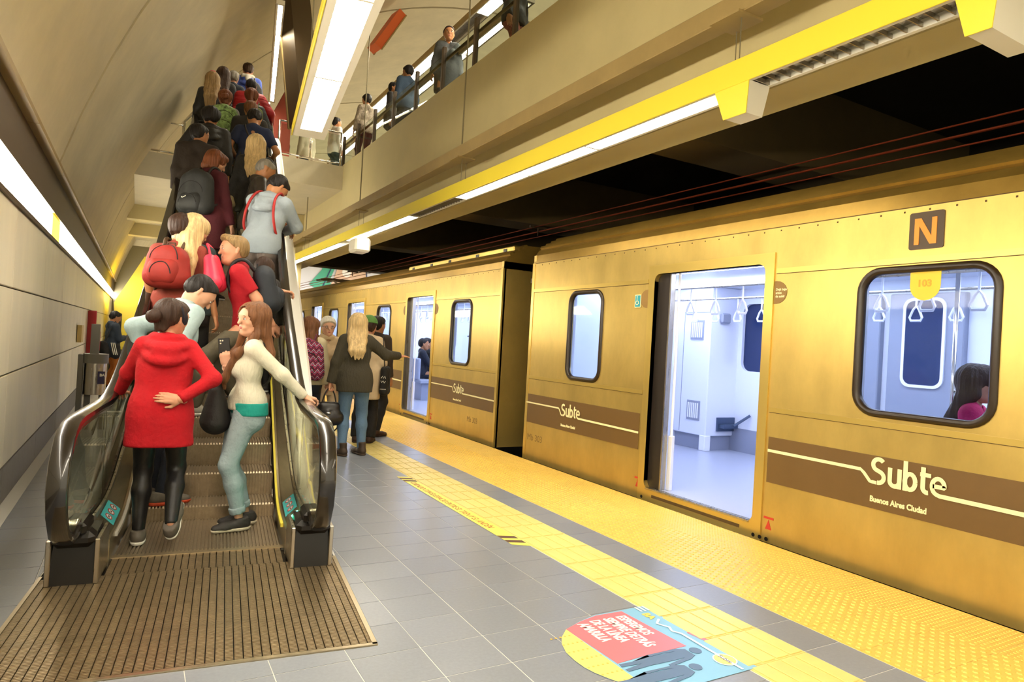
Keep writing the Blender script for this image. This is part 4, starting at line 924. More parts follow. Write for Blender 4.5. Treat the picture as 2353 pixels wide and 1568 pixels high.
def march(prims, k, o, d, far=.3):
    """distance along d at which a ray coming from outside first meets the blended surface"""
    t = np.linspace(far, -.05, 351); P = np.array(o)[:, None]+np.array(d)[:, None]*t; D = np.full(len(t), 1.)
    for p in prims: D = smin(D, p.d(P[0], P[1], P[2]), p.k or k)
    i = np.argmax(D < 0); return t[i] if D[i] < 0 else 0.
def mk(name, pieces, mats, parent, **k):
    """pieces: list of (V, F, material index) joined into one mesh object"""
    Vs, Fs, Ms = [], [], []; o = 0
    for Vt, F, mi in pieces:
        if len(Vt): Vs.append(Vt); Fs.append(F+o); Ms.append(np.full(len(F), mi)); o += len(Vt)
    me = bpy.data.meshes.new(name)
    if Vs:
        Vt = np.concatenate(Vs); F = np.concatenate(Fs); Ms = np.concatenate(Ms)
        me.vertices.add(len(Vt)); me.vertices.foreach_set('co', Vt.astype(np.float32).ravel())
        me.loops.add(F.size); me.loops.foreach_set('vertex_index', F.astype(np.int32).ravel())
        me.polygons.add(len(F)); me.polygons.foreach_set('loop_start', np.arange(0, F.size, 4, dtype=np.int32))
        me.update(calc_edges=True)
    for m_ in mats: me.materials.append(m_)
    if Vs: me.polygons.foreach_set('material_index', Ms.astype(np.int32))
    me.shade_smooth(); return link(name, me, parent, **k)
def ell(c, r, R=np.eye(3), n=10):
    """small ellipsoid as quads"""
    Vt = []; F = []
    for i in range(n//2+1):
        th = PI*(i+.001)/(n//2+.002)
        for j in range(n):
            ph = 2*PI*j/n; Vt.append(np.array(c)+R @ (np.array(r)*np.array((math.sin(th)*math.cos(ph), math.sin(th)*math.sin(ph), math.cos(th)))))
    for i in range(n//2):
        for j in range(n): F.append((i*n+j, (i+1)*n+j, (i+1)*n+(j+1) % n, i*n+(j+1) % n))
    return np.array(Vt), np.array(F)
def Rx(a): c, s = math.cos(a), math.sin(a); return np.array([[1, 0, 0], [0, c, -s], [0, s, c]])
def Ry(a): c, s = math.cos(a), math.sin(a); return np.array([[c, 0, s], [0, 1, 0], [-s, 0, c]])
def Rz(a): c, s = math.cos(a), math.sin(a); return np.array([[c, -s, 0], [s, c, 0], [0, 0, 1]])
def unit(v): v = np.array(v, float); return v/(np.linalg.norm(v)+1e-9)
def ik(a, t, l1, l2, pole):
    d = t-a; L_ = np.linalg.norm(d); mx = (l1+l2)*.995
    if L_ > mx: t = a+d/L_*mx; d = t-a; L_ = mx
    x = (l1*l1-l2*l2+L_*L_)/(2*L_); h = math.sqrt(max(l1*l1-x*x, 1e-6)); u = d/L_
    p = np.array(pole, float); p = p-u*(p @ u); return a+u*x+unit(p)*h, t
SKIN = {k: mat('skin_'+k, c, .5, noise=(30, .04)) for k, c in dict(fair='#c98f6e', tan='#ae7850', pale='#d29f80', deep='#7a4c31').items()}
HAIR = {k: mat('hair_'+k, c, .55, spec=.35, noise=(55, .38, (1, 1, .06)), bump=(70, .5, (1, 1, .05))) for k, c in dict(brown='#38251a', dark='#191310', blond='#cdb07c', ash='#8d7148', auburn='#6a3a1e', grey='#8b857a', light='#71492b').items()}
m_eye = mat('eye_white', '#e6e2da', .3); m_iris = mat('eye_iris', '#2a1c12', .25); m_lip = mat('lip', '#b0605a', .45)
def cloth(name, col, rough=.85, bump=(22, .35), noise=(6, .10), **k): return mat('cloth_'+name, col, rough, noise=noise, bump=bump, **k)
def hand(wr, fd, up, th, style, s, h):
    """hand SDF: wrist, finger direction, back-of-hand normal, thumb side sign"""
    x = unit(fd); z = unit(np.array(up)-x*np.dot(up, x)); y = np.cross(z, x)*th
    P = lambda a, b, c: wr+(x*a+y*b+z*c)*s
    pr = [Pr(P(-.03, 0, 0), P(.02, 0, 0), .026*s, .027*s, (z, 1.35)), Pr(P(.03, .022, 0), P(.085, .026, 0), .018*s, .016*s, (z, 1.25)), Pr(P(.03, -.018, 0), P(.082, -.026, -.002), .018*s, .015*s, (z, 1.25)), Pr(P(.03, 0, 0), P(.088, 0, 0), .02*s, .016*s, (z, 1.25))]
    curl = dict(relaxed=(.35, .5, .4), grip=(.9, 1.2, .8), flat=(.08, .12, .1), rail=(.5, .75, .5), hold=(.7, .9, .6))[style]
    for i, (b, L_) in enumerate(((.030, .068), (.010, .076), (-.010, .071), (-.029, .056))):
        p = np.array((.088-.004*abs(i-1), b, 0)); a = 0; sp = (b-.0)*1.6
        for j, f in enumerate((.45, .32, .26)):
            a += curl[j]*(1+.08*i); d = np.array((math.cos(a), sp*.35*(1 if j == 0 else .5), -math.sin(a))); q = p+d*L_*f
            pr.append(Pr(P(*p), P(*q), (.0088-.0012*j)*s, (.0082-.0012*j)*s, k=.006)); p = q
    t0, t1, t2 = (.012, .028, -.006), (.045, .058, -.018), (.073, .064, -.034) if style in ('grip', 'hold', 'rail') else (.078, .066, -.016)
    pr += [Pr(P(*t0), P(*t1), .015*s, .0115*s, k=.012), Pr(P(*t1), P(*t2), .0108*s, .0085*s, k=.006)]
    return surf(pr, h, .010)
NP_ = [0]
def person(label, loc, rz, h=1.70, skin='fair', hair=('short', 'brown'), female=False, top=None, pants=None, shoes=('#2a2624', '#e8e4da'), L=None, R=None,
           feet=None, fyaw=(.12, -.12), lean=(0, 0, 0), head=(0, 0, 0), q=.016, hz=None, lip=True, group=None, kpole=((-.05, 1, 0), (.05, 1, 0)), hat=None, glasses=False, beard=False, band=None, seated=False, stubble=None):
    """loc = floor point; rz heading (0 looks along +y); targets are local metres for a 1.7 m body"""
    E_ = empty('person', loc, rz, label=label, cat='person', group=group); NP_[0] += 1
    s = S0 = h/1.72; A = lambda *v: np.array(v, float)*S0
    fem = female; sw = .145 if fem else .178
    fL, fR = [A(*f[:3]) for f in (feet or ((-.095, 0, 0), (.095, .0, 0)))]
    ank = [fL+A(0, 0, .085), fR+A(0, 0, .085)]
    hp = A(0, 0, hz or .93)
    if not hz and not seated: hp[2] = min(.93*s, *[a[2]+math.sqrt(max((.855*s)**2-(a[0]-sg*.09*s)**2-a[1]**2, .1)) for a, sg in ((ank[0], -1), (ank[1], 1))])
    B = Rz(lean[2]) @ Ry(lean[1]) @ Rx(-lean[0])          # lean forward, to the right, twist
    U_ = lambda *v: hp+B @ A(*v)
    hips = [hp+A(-.088, 0, -.02), hp+A(.088, 0, -.02)]
    kn = []
    for i in (0, 1): k_, t = ik(hips[i], ank[i], .43*s, .425*s, kpole[i]); kn.append(k_); ank[i] = t
    sh = [U_(-sw, 0, .452), U_(sw, 0, .452)]
    arms = []
    for i, (cfg, sg) in enumerate(((L, -1), (R, 1))):
        cfg = cfg or {}; t = cfg.get('at'); t = A(*t) if t is not None else U_(sg*.245, .05, -.085)
        e, w_ = ik(sh[i], t, .285*s, .255*s, cfg.get('pole', (sg*.5, -1, -.25))); arms.append((sh[i], e, w_, cfg, sg))
    T = []      # torso primitives
    w1, w2, w3, w4 = (.096, .068, .056, .076) if not fem else (.076, .056, .046, .078)
    r1, r2, r3, r4 = (.078, .104, .094, .100) if not fem else (.068, .090, .080, .100)
    yb = B @ V3(0, 1, 0)
    sq = (unit(yb), 1.12)
    for sg in (-1, 1):
        T += [Pr(U_(sg*w1, -.005, .42), U_(sg*w2, .005, .28), r1*s, r2*s, sq), Pr(U_(sg*w2, .005, .28), U_(sg*w3, .0, .12), r2*s, r3*s, sq), Pr(U_(sg*w3, 0, .12), hp+A(sg*w4, -.01, -.03), r3*s, r4*s, sq)]
        if fem: T.append(Pr(U_(sg*.07, .075, .30), U_(sg*.07, .085, .28), .058*s, .055*s))
    hipsP = [Pr(hp+A(sg*.085, -.025, -.02), hp+A(sg*.088, -.02, -.10), (.102 if fem else .098)*s, .092*s) for sg in (-1, 1)]
    nb = U_(0, -.012, .50); hd = B @ Rz(head[0]) @ Rx(-head[1]*.5)
    hc = U_(0, .005, .535)+hd @ A(0, .012, .115); HR = B @ Rz(head[0]) @ Rx(-head[1]) @ Ry(head[2]); HP = lambda *v: hc+HR @ (A(*v)*1.07)
    trap = [Pr(U_(0, -.02, .495), sh[i]+(U_(0, 0, .455)-sh[i])*.18, .054*s, .047*s) for i in (0, 1)]
    neck = [Pr(U_(0, -.012, .44), HP(0, -.018, -.06), .058*s if not fem else .05*s, .052*s if not fem else .045*s)]
    legs = []
    for i in (0, 1): legs.append([Pr(hips[i], kn[i], .088*s if not fem else .090*s, .056*s), Pr(kn[i]+A(0, .0, 0), kn[i]+(ank[i]-kn[i])*.35+A(0, -.012, 0), .054*s, .055*s), Pr(kn[i]+(ank[i]-kn[i])*.35+A(0, -.012, 0), ank[i], .055*s, .036*s)])
    armP = []
    fa = .9 if fem else 1
    for (a, e, w_, cfg, sg) in arms: armP.append([Pr(a, e, .052*s*fa, .042*s*fa), Pr(e, w_, .042*s*fa, .027*s)])
    # ---- body
    pieces = [surf([p.grow(-.004) for p in T+trap]+neck+hipsP+[p.grow(-.004) for p in sum(legs, [])]+sum(armP, []), max(q, .013), .035)+(0,)]
    s = S0*1.07
    hq = .0060 if q < .012 else .008 if q < .018 else .0105
    yv, zv = HR @ V3(0, 1, 0), HR @ V3(0, 0, 1)
    jw = .045 if not fem else .039
    hp_ = [Pr(HP(0, -.022, .030), HP(0, .022, .028), .087*s, .079*s), Pr(HP(0, .030, .0), HP(0, .046, -.078), .066*s, jw*s), *[Pr(HP(sg*.036, .012, -.03), HP(sg*.026, .030, -.07), .042*s, .034*s) for sg in (-1, 1)],
        *[Pr(HP(sg*.038, .060, -.016), HP(sg*.030, .058, -.035), .024*s, .019*s) for sg in (-1, 1)], Pr(HP(-.03, .080, .030), HP(.03, .080, .030), .014*s), Pr(HP(0, .092, .018), HP(0, .112, -.022), .009*s, .0125*s, k=.012), Pr(HP(-.018, .083, -.054), HP(.018, .083, -.054), .012*s), Pr(HP(0, .078, -.088), HP(0, .08, -.09), .018*s),
        *[Pr(HP(sg*.084, -.012, .016), HP(sg*.080, -.004, -.022), .014*s, .010*s, (HR @ V3(1, 0, 0), 1.6), k=.008) for sg in (-1, 1)], neck[0]]
    pieces.append(surf(hp_, hq, .022)+(0,))
    fine = True
    if fine:
        fy = lambda x, z: march(hp_, .022, HP(x, .04, z), yv)/(1.07*S0)+.04
        for sg in (-1, 1):
            ye = fy(sg*.032, .010); yw = fy(sg*.033, .031)
            pieces.append(ell(HP(sg*.032, ye-.003, .010), A(.0150, .0065, .0075), HR)+(1,)); pieces.append(ell(HP(sg*.032, ye+.0005, .010), A(.0070, .0042, .0070), HR, 8)+(2,))
            pieces.append(ell(HP(sg*.032, ye-.0005, .0178), A(.0165, .0062, .0024), HR, 8)+(4,))
            pieces.append(ell(HP(sg*.034, yw-.001, .0315), A(.0195, .0045, .0042 if not fem else .003), HR @ Ry(sg*.12), 8)+(4,))
        yl = fy(0, -.053)
        pieces.append(ell(HP(0, yl-.0015, -.0500), A(.0215, .0050, .0044), HR)+(3,)); pieces.append(ell(HP(0, yl-.0015, -.0580), A(.0185, .0058, .0056), HR)+(3,))
    s = S0
    for (a, e, w_, cfg, sg) in arms:
        fd = cfg.get('fd'); fd = unit(fd) if fd is not None else unit(w_-e); up = cfg.get('up', (sg*1, .25, .1))
        pieces.append(hand(w_, fd, up, -sg if cfg.get('flip') else sg*1, cfg.get('style', 'relaxed'), s*(.95 if fem else 1.03), .0045 if q < .012 else .007 if q < .02 else .011)+(0,))
    hm = HAIR[hair[1]]
    mk('body', pieces, [SKIN[skin], m_eye, m_iris, m_lip if fem else SKIN[skin], hm], E_)
    # ---- hair
    s = S0*1.07
    st = hair[0]; bnorm = unit(HR @ V3(0, .74, -.67)); hl = HP(0, .050, .052)
    cap = [Pr(HP(0, -.026, .039), HP(0, .020, .040), .0945*s, .0865*s), Pr(HP(0, -.045, -.01), HP(0, -.050, -.065 if st != 'shaved' else -.04), .068*s, .052*s)]
    cuts = [(hl, bnorm)]
    ns = [0.]
    def strands(X, Y, Z):
        a_ = np.arctan2(Y-hc[1], X-hc[0]); return .0022*np.sin(a_*26+Z*9)+.0022*np.sin(a_*11-Z*14)
    HQ = max(hq, .008)
    def hairobj(pr, cuts_, name='hair', m_=None, k=.03, **kw): return mk(name, [surf(pr, HQ, k, cuts_, disp=strands if q < .03 else None, rag=.004)+(0,)], [m_ or hm], E_, **kw)
    if st == 'bald': pass
    elif st in ('short', 'quiff', 'curly', 'shaved'):
        pr = list(cap)
        if st == 'shaved': pr = [p.grow(-.006*s) for p in pr]
        if st == 'quiff': pr += [Pr(HP(-.03, .06, .095), HP(.03, .065, .10), .028*s), Pr(HP(0, .03, .10), HP(0, .075, .105), .026*s)]
        if st == 'curly': pr = [p.grow(.012*s) for p in pr]+[Pr(HP(.08*math.cos(t), -.01+.075*math.sin(t), .05+.04*math.sin(3*t)), HP(.08*math.cos(t), -.01+.075*math.sin(t), .055), .03*s) for t in np.linspace(2.8, 6.6, 9)]
        hairobj(pr, cuts+[(HP(0, 0, -.085), unit(HR @ V3(0, -.45, -1)))])
    else:
        pr = [p.grow(.004*s) for p in cap]
        dn = hair[2] if len(hair) > 2 else .34
        bk = lambda x, z: U_(x, -.155 if not top or top.get('thick', 0) < .03 else -.175, z)
        if st == 'long':
            for x in (-.062, -.02, .022, .062):
                pr += [Pr(HP(x, -.045, .02), HP(x*1.1, -.065, -.09), .042*s, .040*s), Pr(HP(x*1.1, -.065, -.09), bk(x*1.1, .34), .038*s, .031*s), Pr(bk(x*1.1, .34), bk(x*.95, .52-dn+.03*((x*50)%1-.5)), .031*s, .009*s)]
            for sg in (-1, 1): pr += [Pr(HP(sg*.074, -.005, .035), HP(sg*.078, .0, -.06), .028*s, .026*s), Pr(HP(sg*.078, 0, -.06), U_(sg*.085, -.07, .46), .026*s, .022*s), Pr(U_(sg*.085, -.07, .46), U_(sg*.085, -.12, .36), .022*s, .012*s)]
            hairobj(pr, [])if False else None
            face = Pr(HP(0, .085, -.16), HP(0, .085, .035), .062*s, .060*s)
            mk('hair', [surf(pr, HQ, .03, [], [face, Pr(HP(0, .13, -.02), HP(0, .13, .03), .075*s)], disp=strands)+(0,)], [hm], E_)
        elif st == 'front':      # long straight hair falling over the front shoulders
            sd = hair[3] if len(hair) > 3 else (-1, 1)
            for sg in (-1, 1):
                pr += [Pr(HP(sg*.060, -.035, .03), HP(sg*.07, -.04, -.09), .042*s, .034*s)]
                z1 = .16 if sg in sd else .30
                pr += [Pr(HP(sg*.072, .02, .03), HP(sg*.082, .012, -.09), .026*s, .026*s), Pr(HP(sg*.082, .012, -.09), U_(sg*.098, .105 if fem else .09, .40), .028*s, .028*s), Pr(U_(sg*.098, .105, .40), U_(sg*.085, .175, z1+.05), .028*s, .026*s), Pr(U_(sg*.085, .175, z1+.05), U_(sg*.08, .165, z1-.03), .024*s, .010*s)]
            for x in (-.04, .0, .04): pr += [Pr(HP(x, -.05, .0), U_(x*1.5, -.12, .42), .045*s, .03*s), Pr(U_(x*1.5, -.12, .42), U_(x*1.7, -.15, .26), .03*s, .015*s)]
            face = Pr(HP(0, .085, -.16), HP(0, .085, .035), .056*s, .058*s)
            mk('hair', [surf(pr, HQ, .03, [], [face, Pr(HP(0, .13, -.02), HP(0, .13, .03), .07*s)], disp=strands)+(0,)], [hm], E_)
        elif st == 'bun':
            hairobj(pr, cuts); hairobj([Pr(HP(-.02, -.135, -.005), HP(.015, -.145, .0), .042*s)], [], 'hair_bun')
        elif st == 'pony':
            hairobj(pr, cuts+[(HP(0, 0, -.07), unit(HR @ V3(0, -.3, -1)))])
            hairobj([Pr(HP(0, -.11, .06), HP(0, -.155, .03), .026*s, .034*s), Pr(HP(0, -.155, .03), HP(.0, -.16, -.10), .036*s, .036*s), Pr(HP(0, -.16, -.1), bk(.0, .52-dn), .036*s, .014*s)], [], 'ponytail')
        elif st == 'bob':
            pr += [Pr(HP(sg*.07, -.01, .03), HP(sg*.072, .0, -.07), .034*s, .030*s) for sg in (-1, 1)]+[Pr(HP(x, -.06, 0), HP(x, -.06, -.085), .045*s, .04*s) for x in (-.04, .04)]+[Pr(HP(-.03, .07, .085), HP(.03, .07, .085), .024*s)]
            face = Pr(HP(0, .088, -.14), HP(0, .090, .03), .058*s, .058*s)
            mk('hair', [surf(pr, HQ, .03, [], [face], disp=strands)+(0,)], [hm], E_)
    if beard: hairobj([Pr(HP(sg*.04, .035, -.05), HP(sg*.015, .07, -.085), .036*s, .028*s) for sg in (-1, 1)], [(HP(0, 0, -.04), unit(HR @ V3(0, 0, 1)))], 'beard')
    if band:
        mk('headband', [surf([Pr(HP(0, -.022, .030), HP(0, .022, .028), .101*s, .093*s)], HQ, .02, [(HP(0, .035, .05), unit(HR @ V3(0, .95, .5))), (HP(0, -.01, .03), unit(HR @ V3(0, -.95, -.5)))])+(0,)], [cloth('band', band)], E_)
    if hat:
        kind, col = hat; hm2 = cloth('hat'+col, col, bump=(60, .6, (1, 1, .2)))
        pr = [Pr(HP(0, -.022, .050), HP(0, .02, .050), .108*s, .101*s)]
        cu = [(HP(0, .045, .038), unit(HR @ V3(0, .62, -.78)))] if kind == 'knit' else [(HP(0, 0, .045), unit(HR @ V3(0, -.1, -1)))]
        if kind == 'cap': pr.append(Pr(HP(-.03, .10, .055), HP(.03, .10, .055), .05*s, sq=(zv, 3.5)))
        mk('hat', [surf(pr, HQ, .02, cu)+(0,)], [hm2], E_)
    if glasses:
        b_ = MB()
        for sg in (-1, 1):
            b_.tube([HP(sg*.034+.021*math.cos(t), .101, .008+.017*math.sin(t)) for t in np.linspace(0, 2*PI, 13)[:-1]], .0018*s, 5, closed=True)
            b_.tube([HP(sg*.055, .10, .012), HP(sg*.078, .07, .014), HP(sg*.085, .0, .010)], .0018*s, 5)
        b_.tube([HP(-.013, .103, .01), HP(.013, .103, .01)], .0018*s, 5); b_.obj('glasses', mat('glasses_frame', '#2b2622', .3), E_)
    # ---- top garment
    s = S0
    if top:
        tk = (top.get('thick', .014)*.8-.002)*s; m_ = top['mat']; sl = top.get('sleeve', 'long'); hem = top.get('hem', -.06)
        pr = [p.grow(tk) for p in T]+[p.grow(tk) for p in trap]
        if top.get('collar'): pr += [Pr(U_(.052*math.sin(t), -.012-.052*math.cos(t), .52), U_(.052*math.sin(t+.6), -.012-.052*math.cos(t+.6), .52), .026*s) for t in np.arange(-2.4, 2.3, .5)]
        if hem < .0:
            fl_ = top.get('flare', .0)
            if top.get('straight'): pr += [Pr(U_(sg*.065, 0, .30), hp+A(sg*.070, -.01, -.02), .094*s+tk, .10*s+tk, k=.06) for sg in (-1, 1)]
            for i, sg in enumerate((-1, 1)):
                e = hp+A(sg*(.080+fl_*.5), -.015, hem+.02)
                pr.append(Pr(hp+A(sg*.080, -.018, .04), e, .102*s+tk, (.098+fl_*.6)*s+tk, k=.06)); pr.append(Pr(hp+A(0, 0, .02), hp+A(0, .01, hem+.02), .10*s+tk, (.10+fl_*.6)*s+tk, k=.06))
        cuts = [(hp+A(0, 0, hem), V3(0, 0, -1)), (U_(0, .0, .545+top.get('collar', 0)*1.3), unit(B @ V3(0, .40, 1)))]; nsub = [Pr(U_(0, .004, .46), U_(0, .03, .72), .054*s, .075*s)]
        for i, (a, e, w_, cfg, sg) in enumerate(arms):
            if sl == 'none': continue
            pr.append(Pr(a, e, .058*s*fa+tk, .047*s*fa+tk*.9, cut=() if sl == 'long' else [(a+(e-a)*.72, unit(e-a))]))
            if sl == 'long':
                d = unit(w_-e); pr.append(Pr(e, w_, .047*s*fa+tk*.9, .034*s+tk*.7, cut=[(w_-d*.005*s, d)]))
            elif sl == 'pushed': 
                d = unit(w_-e); pr += [Pr(e, e+(w_-e)*.3, .047*s*fa+tk, .043*s+tk, cut=[(e+(w_-e)*.3, d)])]
        if top.get('hood'):
            for rx, ry, z_, dz, r_ in ((.085, .075, .525, .02, .026), (.115, .115, .500, .06, .030), (.120, .135, .470, .12, .030)):
                hpt = lambda t: U_(rx*math.sin(t), -.015-ry*math.cos(t), z_-dz*(1+math.cos(t))/2)
                for t in np.linspace(-2.1, 1.8, 14): pr.append(Pr(hpt(t), hpt(t+.3), r_*s, k=.022))
            pr.append(Pr(U_(-.035, -.125, .42), U_(.035, -.125, .42), .045*s))
            cuts[1] = (U_(0, 0, .60), unit(B @ V3(0, .3, 1)))
        if top.get('scarf'): 
            for t in np.linspace(-3, 3, 9): pr.append(Pr(U_(.07*math.sin(t), -.01-.065*math.cos(t), .52), U_(.07*math.sin(t+.5), -.01-.065*math.cos(t+.5), .52), .028*s))
            cuts[1] = (U_(0, 0, .58), unit(B @ V3(0, .2, 1)))
        TG = mk(top.get('name', 'jacket'), [surf(pr, q, .035, cuts, nsub, disp=top.get('disp'))+(0,)], [m_], E_)
        if top.get('under'):
            mk('undershirt', [surf([p.grow(tk*.7) for p in T]+[Pr(hp+A(sg*.085, -.015, .02), hp+A(sg*.086, -.02, -.06), .121*s) for sg in (-1, 1)], q, .04, [(hp+A(0, 0, hem-.035), V3(0, 0, -1)), (hp+A(0, 0, hem+.06), V3(0, 0, 1))])+(0,)], [top['under']], E_)
        if top.get('trim'):
            fur = [Pr(U_(.13*math.sin(t), -.07-.13*math.cos(t), .47-.05*math.cos(t)), U_(.13*math.sin(t+.4), -.07-.13*math.cos(t+.4), .47-.05*math.cos(t+.4)), .036*s) for t in np.linspace(-2.0, 1.6, 9)]
            mk('fur_trim', [surf(fur, max(q, .012), .03, disp=lambda X, Y, Z: .006*np.sin(X*190)*np.sin(Y*170+1)*np.sin(Z*180))+(0,)], [top['trim']], E_)
    # ---- trousers
    if pants:
        pk = pants.get('thick', .008)*s; pr = [p.grow(pk) for p in hipsP]+[T[i].grow(pk*.9) for i in ((2, 6) if fem else (2, 5))]; cuts = [(hp+A(0, 0, min(.05, top.get('hem', 0)+.035) if top else .05), V3(0, 0, 1))]
        for i in (0, 1):
            l = [p.grow(pk) for p in legs[i]]; w_ = pants.get('wide', 0)*s; l[1].rb += w_*.5; l[2].ra += w_*.5; l[2].rb += w_
            d = unit(ank[i]-kn[i]); cu = pants.get('cuff', .0)*s; l[2].cut = [(ank[i]-d*(cu-.01*s), d)]; pr += l
        mk('trousers', [surf(pr, q, .03, cuts)+(0,)], [pants['mat']], E_)
        if pants.get('roll'):
            for i in (0, 1):
                d = unit(ank[i]-kn[i]); c = ank[i]-d*pants['cuff']*s
                mk('trouser_cuff', [surf([Pr(c-d*.03*s, c+d*.012*s, .050*s+pk, .048*s+pk, cut=[(c+d*.012*s, d), (c-d*.04*s, -d)])], q, .01)+(0,)], [pants['mat']], E_)
    # ---- shoes
    if shoes:
        su, so = shoes[:2]; boot = len(shoes) > 2 and shoes[2]
        for i, f in enumerate((fL, fR)):
            a = ank[i]; pitch = (feet[i][3] if feet and len(feet[i]) > 3 else 0); FR = Rz(fyaw[i]) @ Rx(-pitch)
            fo = a-FR @ A(0, 0, .085); G = lambda x, y, z: fo+FR @ A(x, y, z); mm = [cloth('shoe'+su, su, .6, bump=(60, .1)), cloth('sole'+so, so, .6, bump=(60, .1))]
            up = [Pr(G(0, -.045, .05), G(0, -.01, .06), .042*s, .046*s), Pr(G(0, 0, .05), G(0, .10, .030), .044*s, .040*s), Pr(G(0, .10, .032), G(0, .165, .026), .042*s, .032*s), Pr(G(0, -.03, .05), G(0, -.02, .15 if boot else .085), .042*s, .046*s)]
            sq_ = max(q*.7, .008)
            mk('shoe', [surf(up, sq_, .02, [(G(0, 0, .022), FR @ V3(0, 0, -1)), (G(0, 0, .16 if boot else .098), FR @ V3(0, 0, 1))])+(0,), surf([Pr(G(0, -.045, .03), G(0, .0, .03), .046*s, .046*s), Pr(G(0, 0, .03), G(0, .165, .03), .047*s, .036*s)], sq_, .02, [(G(0, 0, .0), FR @ V3(0, 0, -1)), (G(0, 0, .026), FR @ V3(0, 0, 1))])+(1,)], mm, E_)
    info = dict(E=E_, hp=hp, U=U_, arms=arms, HP=HP, s=s, B=B, T=T, kn=kn)
    return info
def wp(info, p):
    """local point of a person -> world"""
    return Matrix.Translation(info['E'].location) @ Matrix.Rotation(info['E'].rotation_euler.z, 4, 'Z') @ Vector(p)
def bag(name, label, info, pr, m_, h=.010, k=.03, cat='bag', straps=(), extra=(), cuts=(), strap_m=None, group=None, smat='#241f1d', sr=.008):
    """a bag made of implicit primitives in the wearer's local frame, with strap tubes as parts; a thing of its own"""
    E = info['E']; B_ = empty(name, E.location, E.rotation_euler.z, label=label, cat=cat, group=group)
    mk('bag_body', [surf(pr, h, k, cuts)+(0,)], [m_], B_)
    for pts in straps:
        b_ = MB(); P = [Vector(p) for p in pts]
        Q = []                                     # Catmull-Rom
        for i in range(len(P)-1):
            p0, p1, p2, p3 = P[max(i-1, 0)], P[i], P[i+1], P[min(i+2, len(P)-1)]
            for t in (0, .25, .5, .75): Q.append(.5*((2*p1)+(p2-p0)*t+(2*p0-5*p1+4*p2-p3)*t*t+(3*p1-p0-3*p2+p3)*t**3))
        Q.append(P[-1]); b_.tube(Q, sr, 6); b_.obj('strap', mat('strap'+smat, smat, .6), B_, smooth=True)
    for n_, p2, m2 in extra: mk(n_, [surf(p2, h, .015)+(0,)], [m2], B_)
    return B_
def backpack(label, info, col, sc=1, both=True, pocket=True, pat=None, strapcol=None, group=None, off=0.0, q=.012):
    U = info['U']; s = info['s']; t = -.20-off
    m_ = pat or cloth('pack'+col, col, .7, bump=(14, .25))
    w_, H_ = .105*sc, .40*sc; z1 = .46; z0 = z1-H_
    pr = [Pr(U(sg*w_, t, z1-.10), U(sg*w_*1.12, t-.01, z0+.08), .085*s, .098*s) for sg in (-1, 1)]+[Pr(U(0, t+.0, z1-.05), U(0, t-.02, z0+.08), .092*s*sc, .10*s), Pr(U(-w_*.8, t, z1-.06), U(w_*.8, t, z1-.06), .07*s)]
    S_ = []
    for sg in ((-1, 1) if both else (1,)):
        S_.append([U(sg*.07, t+.06, z1-.02), U(sg*.085, -.08, .545), U(sg*.095, .0, .555), U(sg*.105, .062, .49), U(sg*.115, .098, .36), U(sg*.145, .045, .20), U(sg*.145, -.08, .12), U(sg*.10, t+.06, z0+.06)])
    ex = []
    pk_ = [Pr(U(-w_*.72, t-.068, z), U(w_*.72, t-.068, z), r*s, k=.07) for z, r in ((z0+.07, .056), (z0+.12, .058), (z0+.165, .05))]
    if pocket: ex.append(('front_pocket', pk_, m_))
    B_ = bag('backpack', label, info, pr, m_, q, .05, 'backpack', S_, ex, strap_m=None, group=group, smat=strapcol or '#241f1d', sr=.016)
    bk_ = info['B'] @ V3(0, -1, 0)
    for (al, cx, cz, rx, rz_) in ((pr, 0, z0+.21, w_*1.35, .13), (pk_, 0, z0+.09, w_*1.0, .10)):
        P_z = []
        for an in np.linspace(.05, PI-.05, 15):
            o_ = U(cx+rx*math.cos(an), t, cz+rz_*math.sin(an)); P_z.append(o_+bk_*(march(al, .05 if al is pr else .015, o_, bk_)+.001))
        b_ = MB(); b_.tube(P_z, .0045, 5); b_.obj('zip_line', cloth('zip', '#1c1816'), B_)
    b_ = MB(); b_.tube([U(-.03, t+.05, z1-.0), U(-.03, t+.04, z1+.05), U(.03, t+.04, z1+.05), U(.03, t+.05, z1)], .008, 6); b_.obj('top_loop', mat('strap'+(strapcol or '#241f1d'), strapcol or '#241f1d', .6), B_)
    return B_
def on_step(k, u, dv=0):
    v, z = NOSES[k] if k >= 0 else (0, 0)
    return ew(u, v+.155+dv, z)
# ---------------------------------------------------------------- the crowd
F0 = -EY            # heading along the escalator
HU = PI/2
jean = cloth('jeans_blue', '#5b7690', .9, bump=(60, .25)); jlight = cloth('jeans_light', '#9fb0b4', .9, bump=(40, .35), noise=(4, .22)); blk = cloth('black', '#191715', .75); dkn = cloth('navy_dark', '#20242e', .85)
char = cloth('charcoal', '#2e2b28', .85); red = cloth('red_wool', '#b50d1a', .95, bump=(30, .35), noise=(9, .12)); redt = cloth('red_tee', '#a8101e', .9); rust = cloth('rust_tee', '#86382a', .9)
hz_f = lambda v: nose(v)+.9
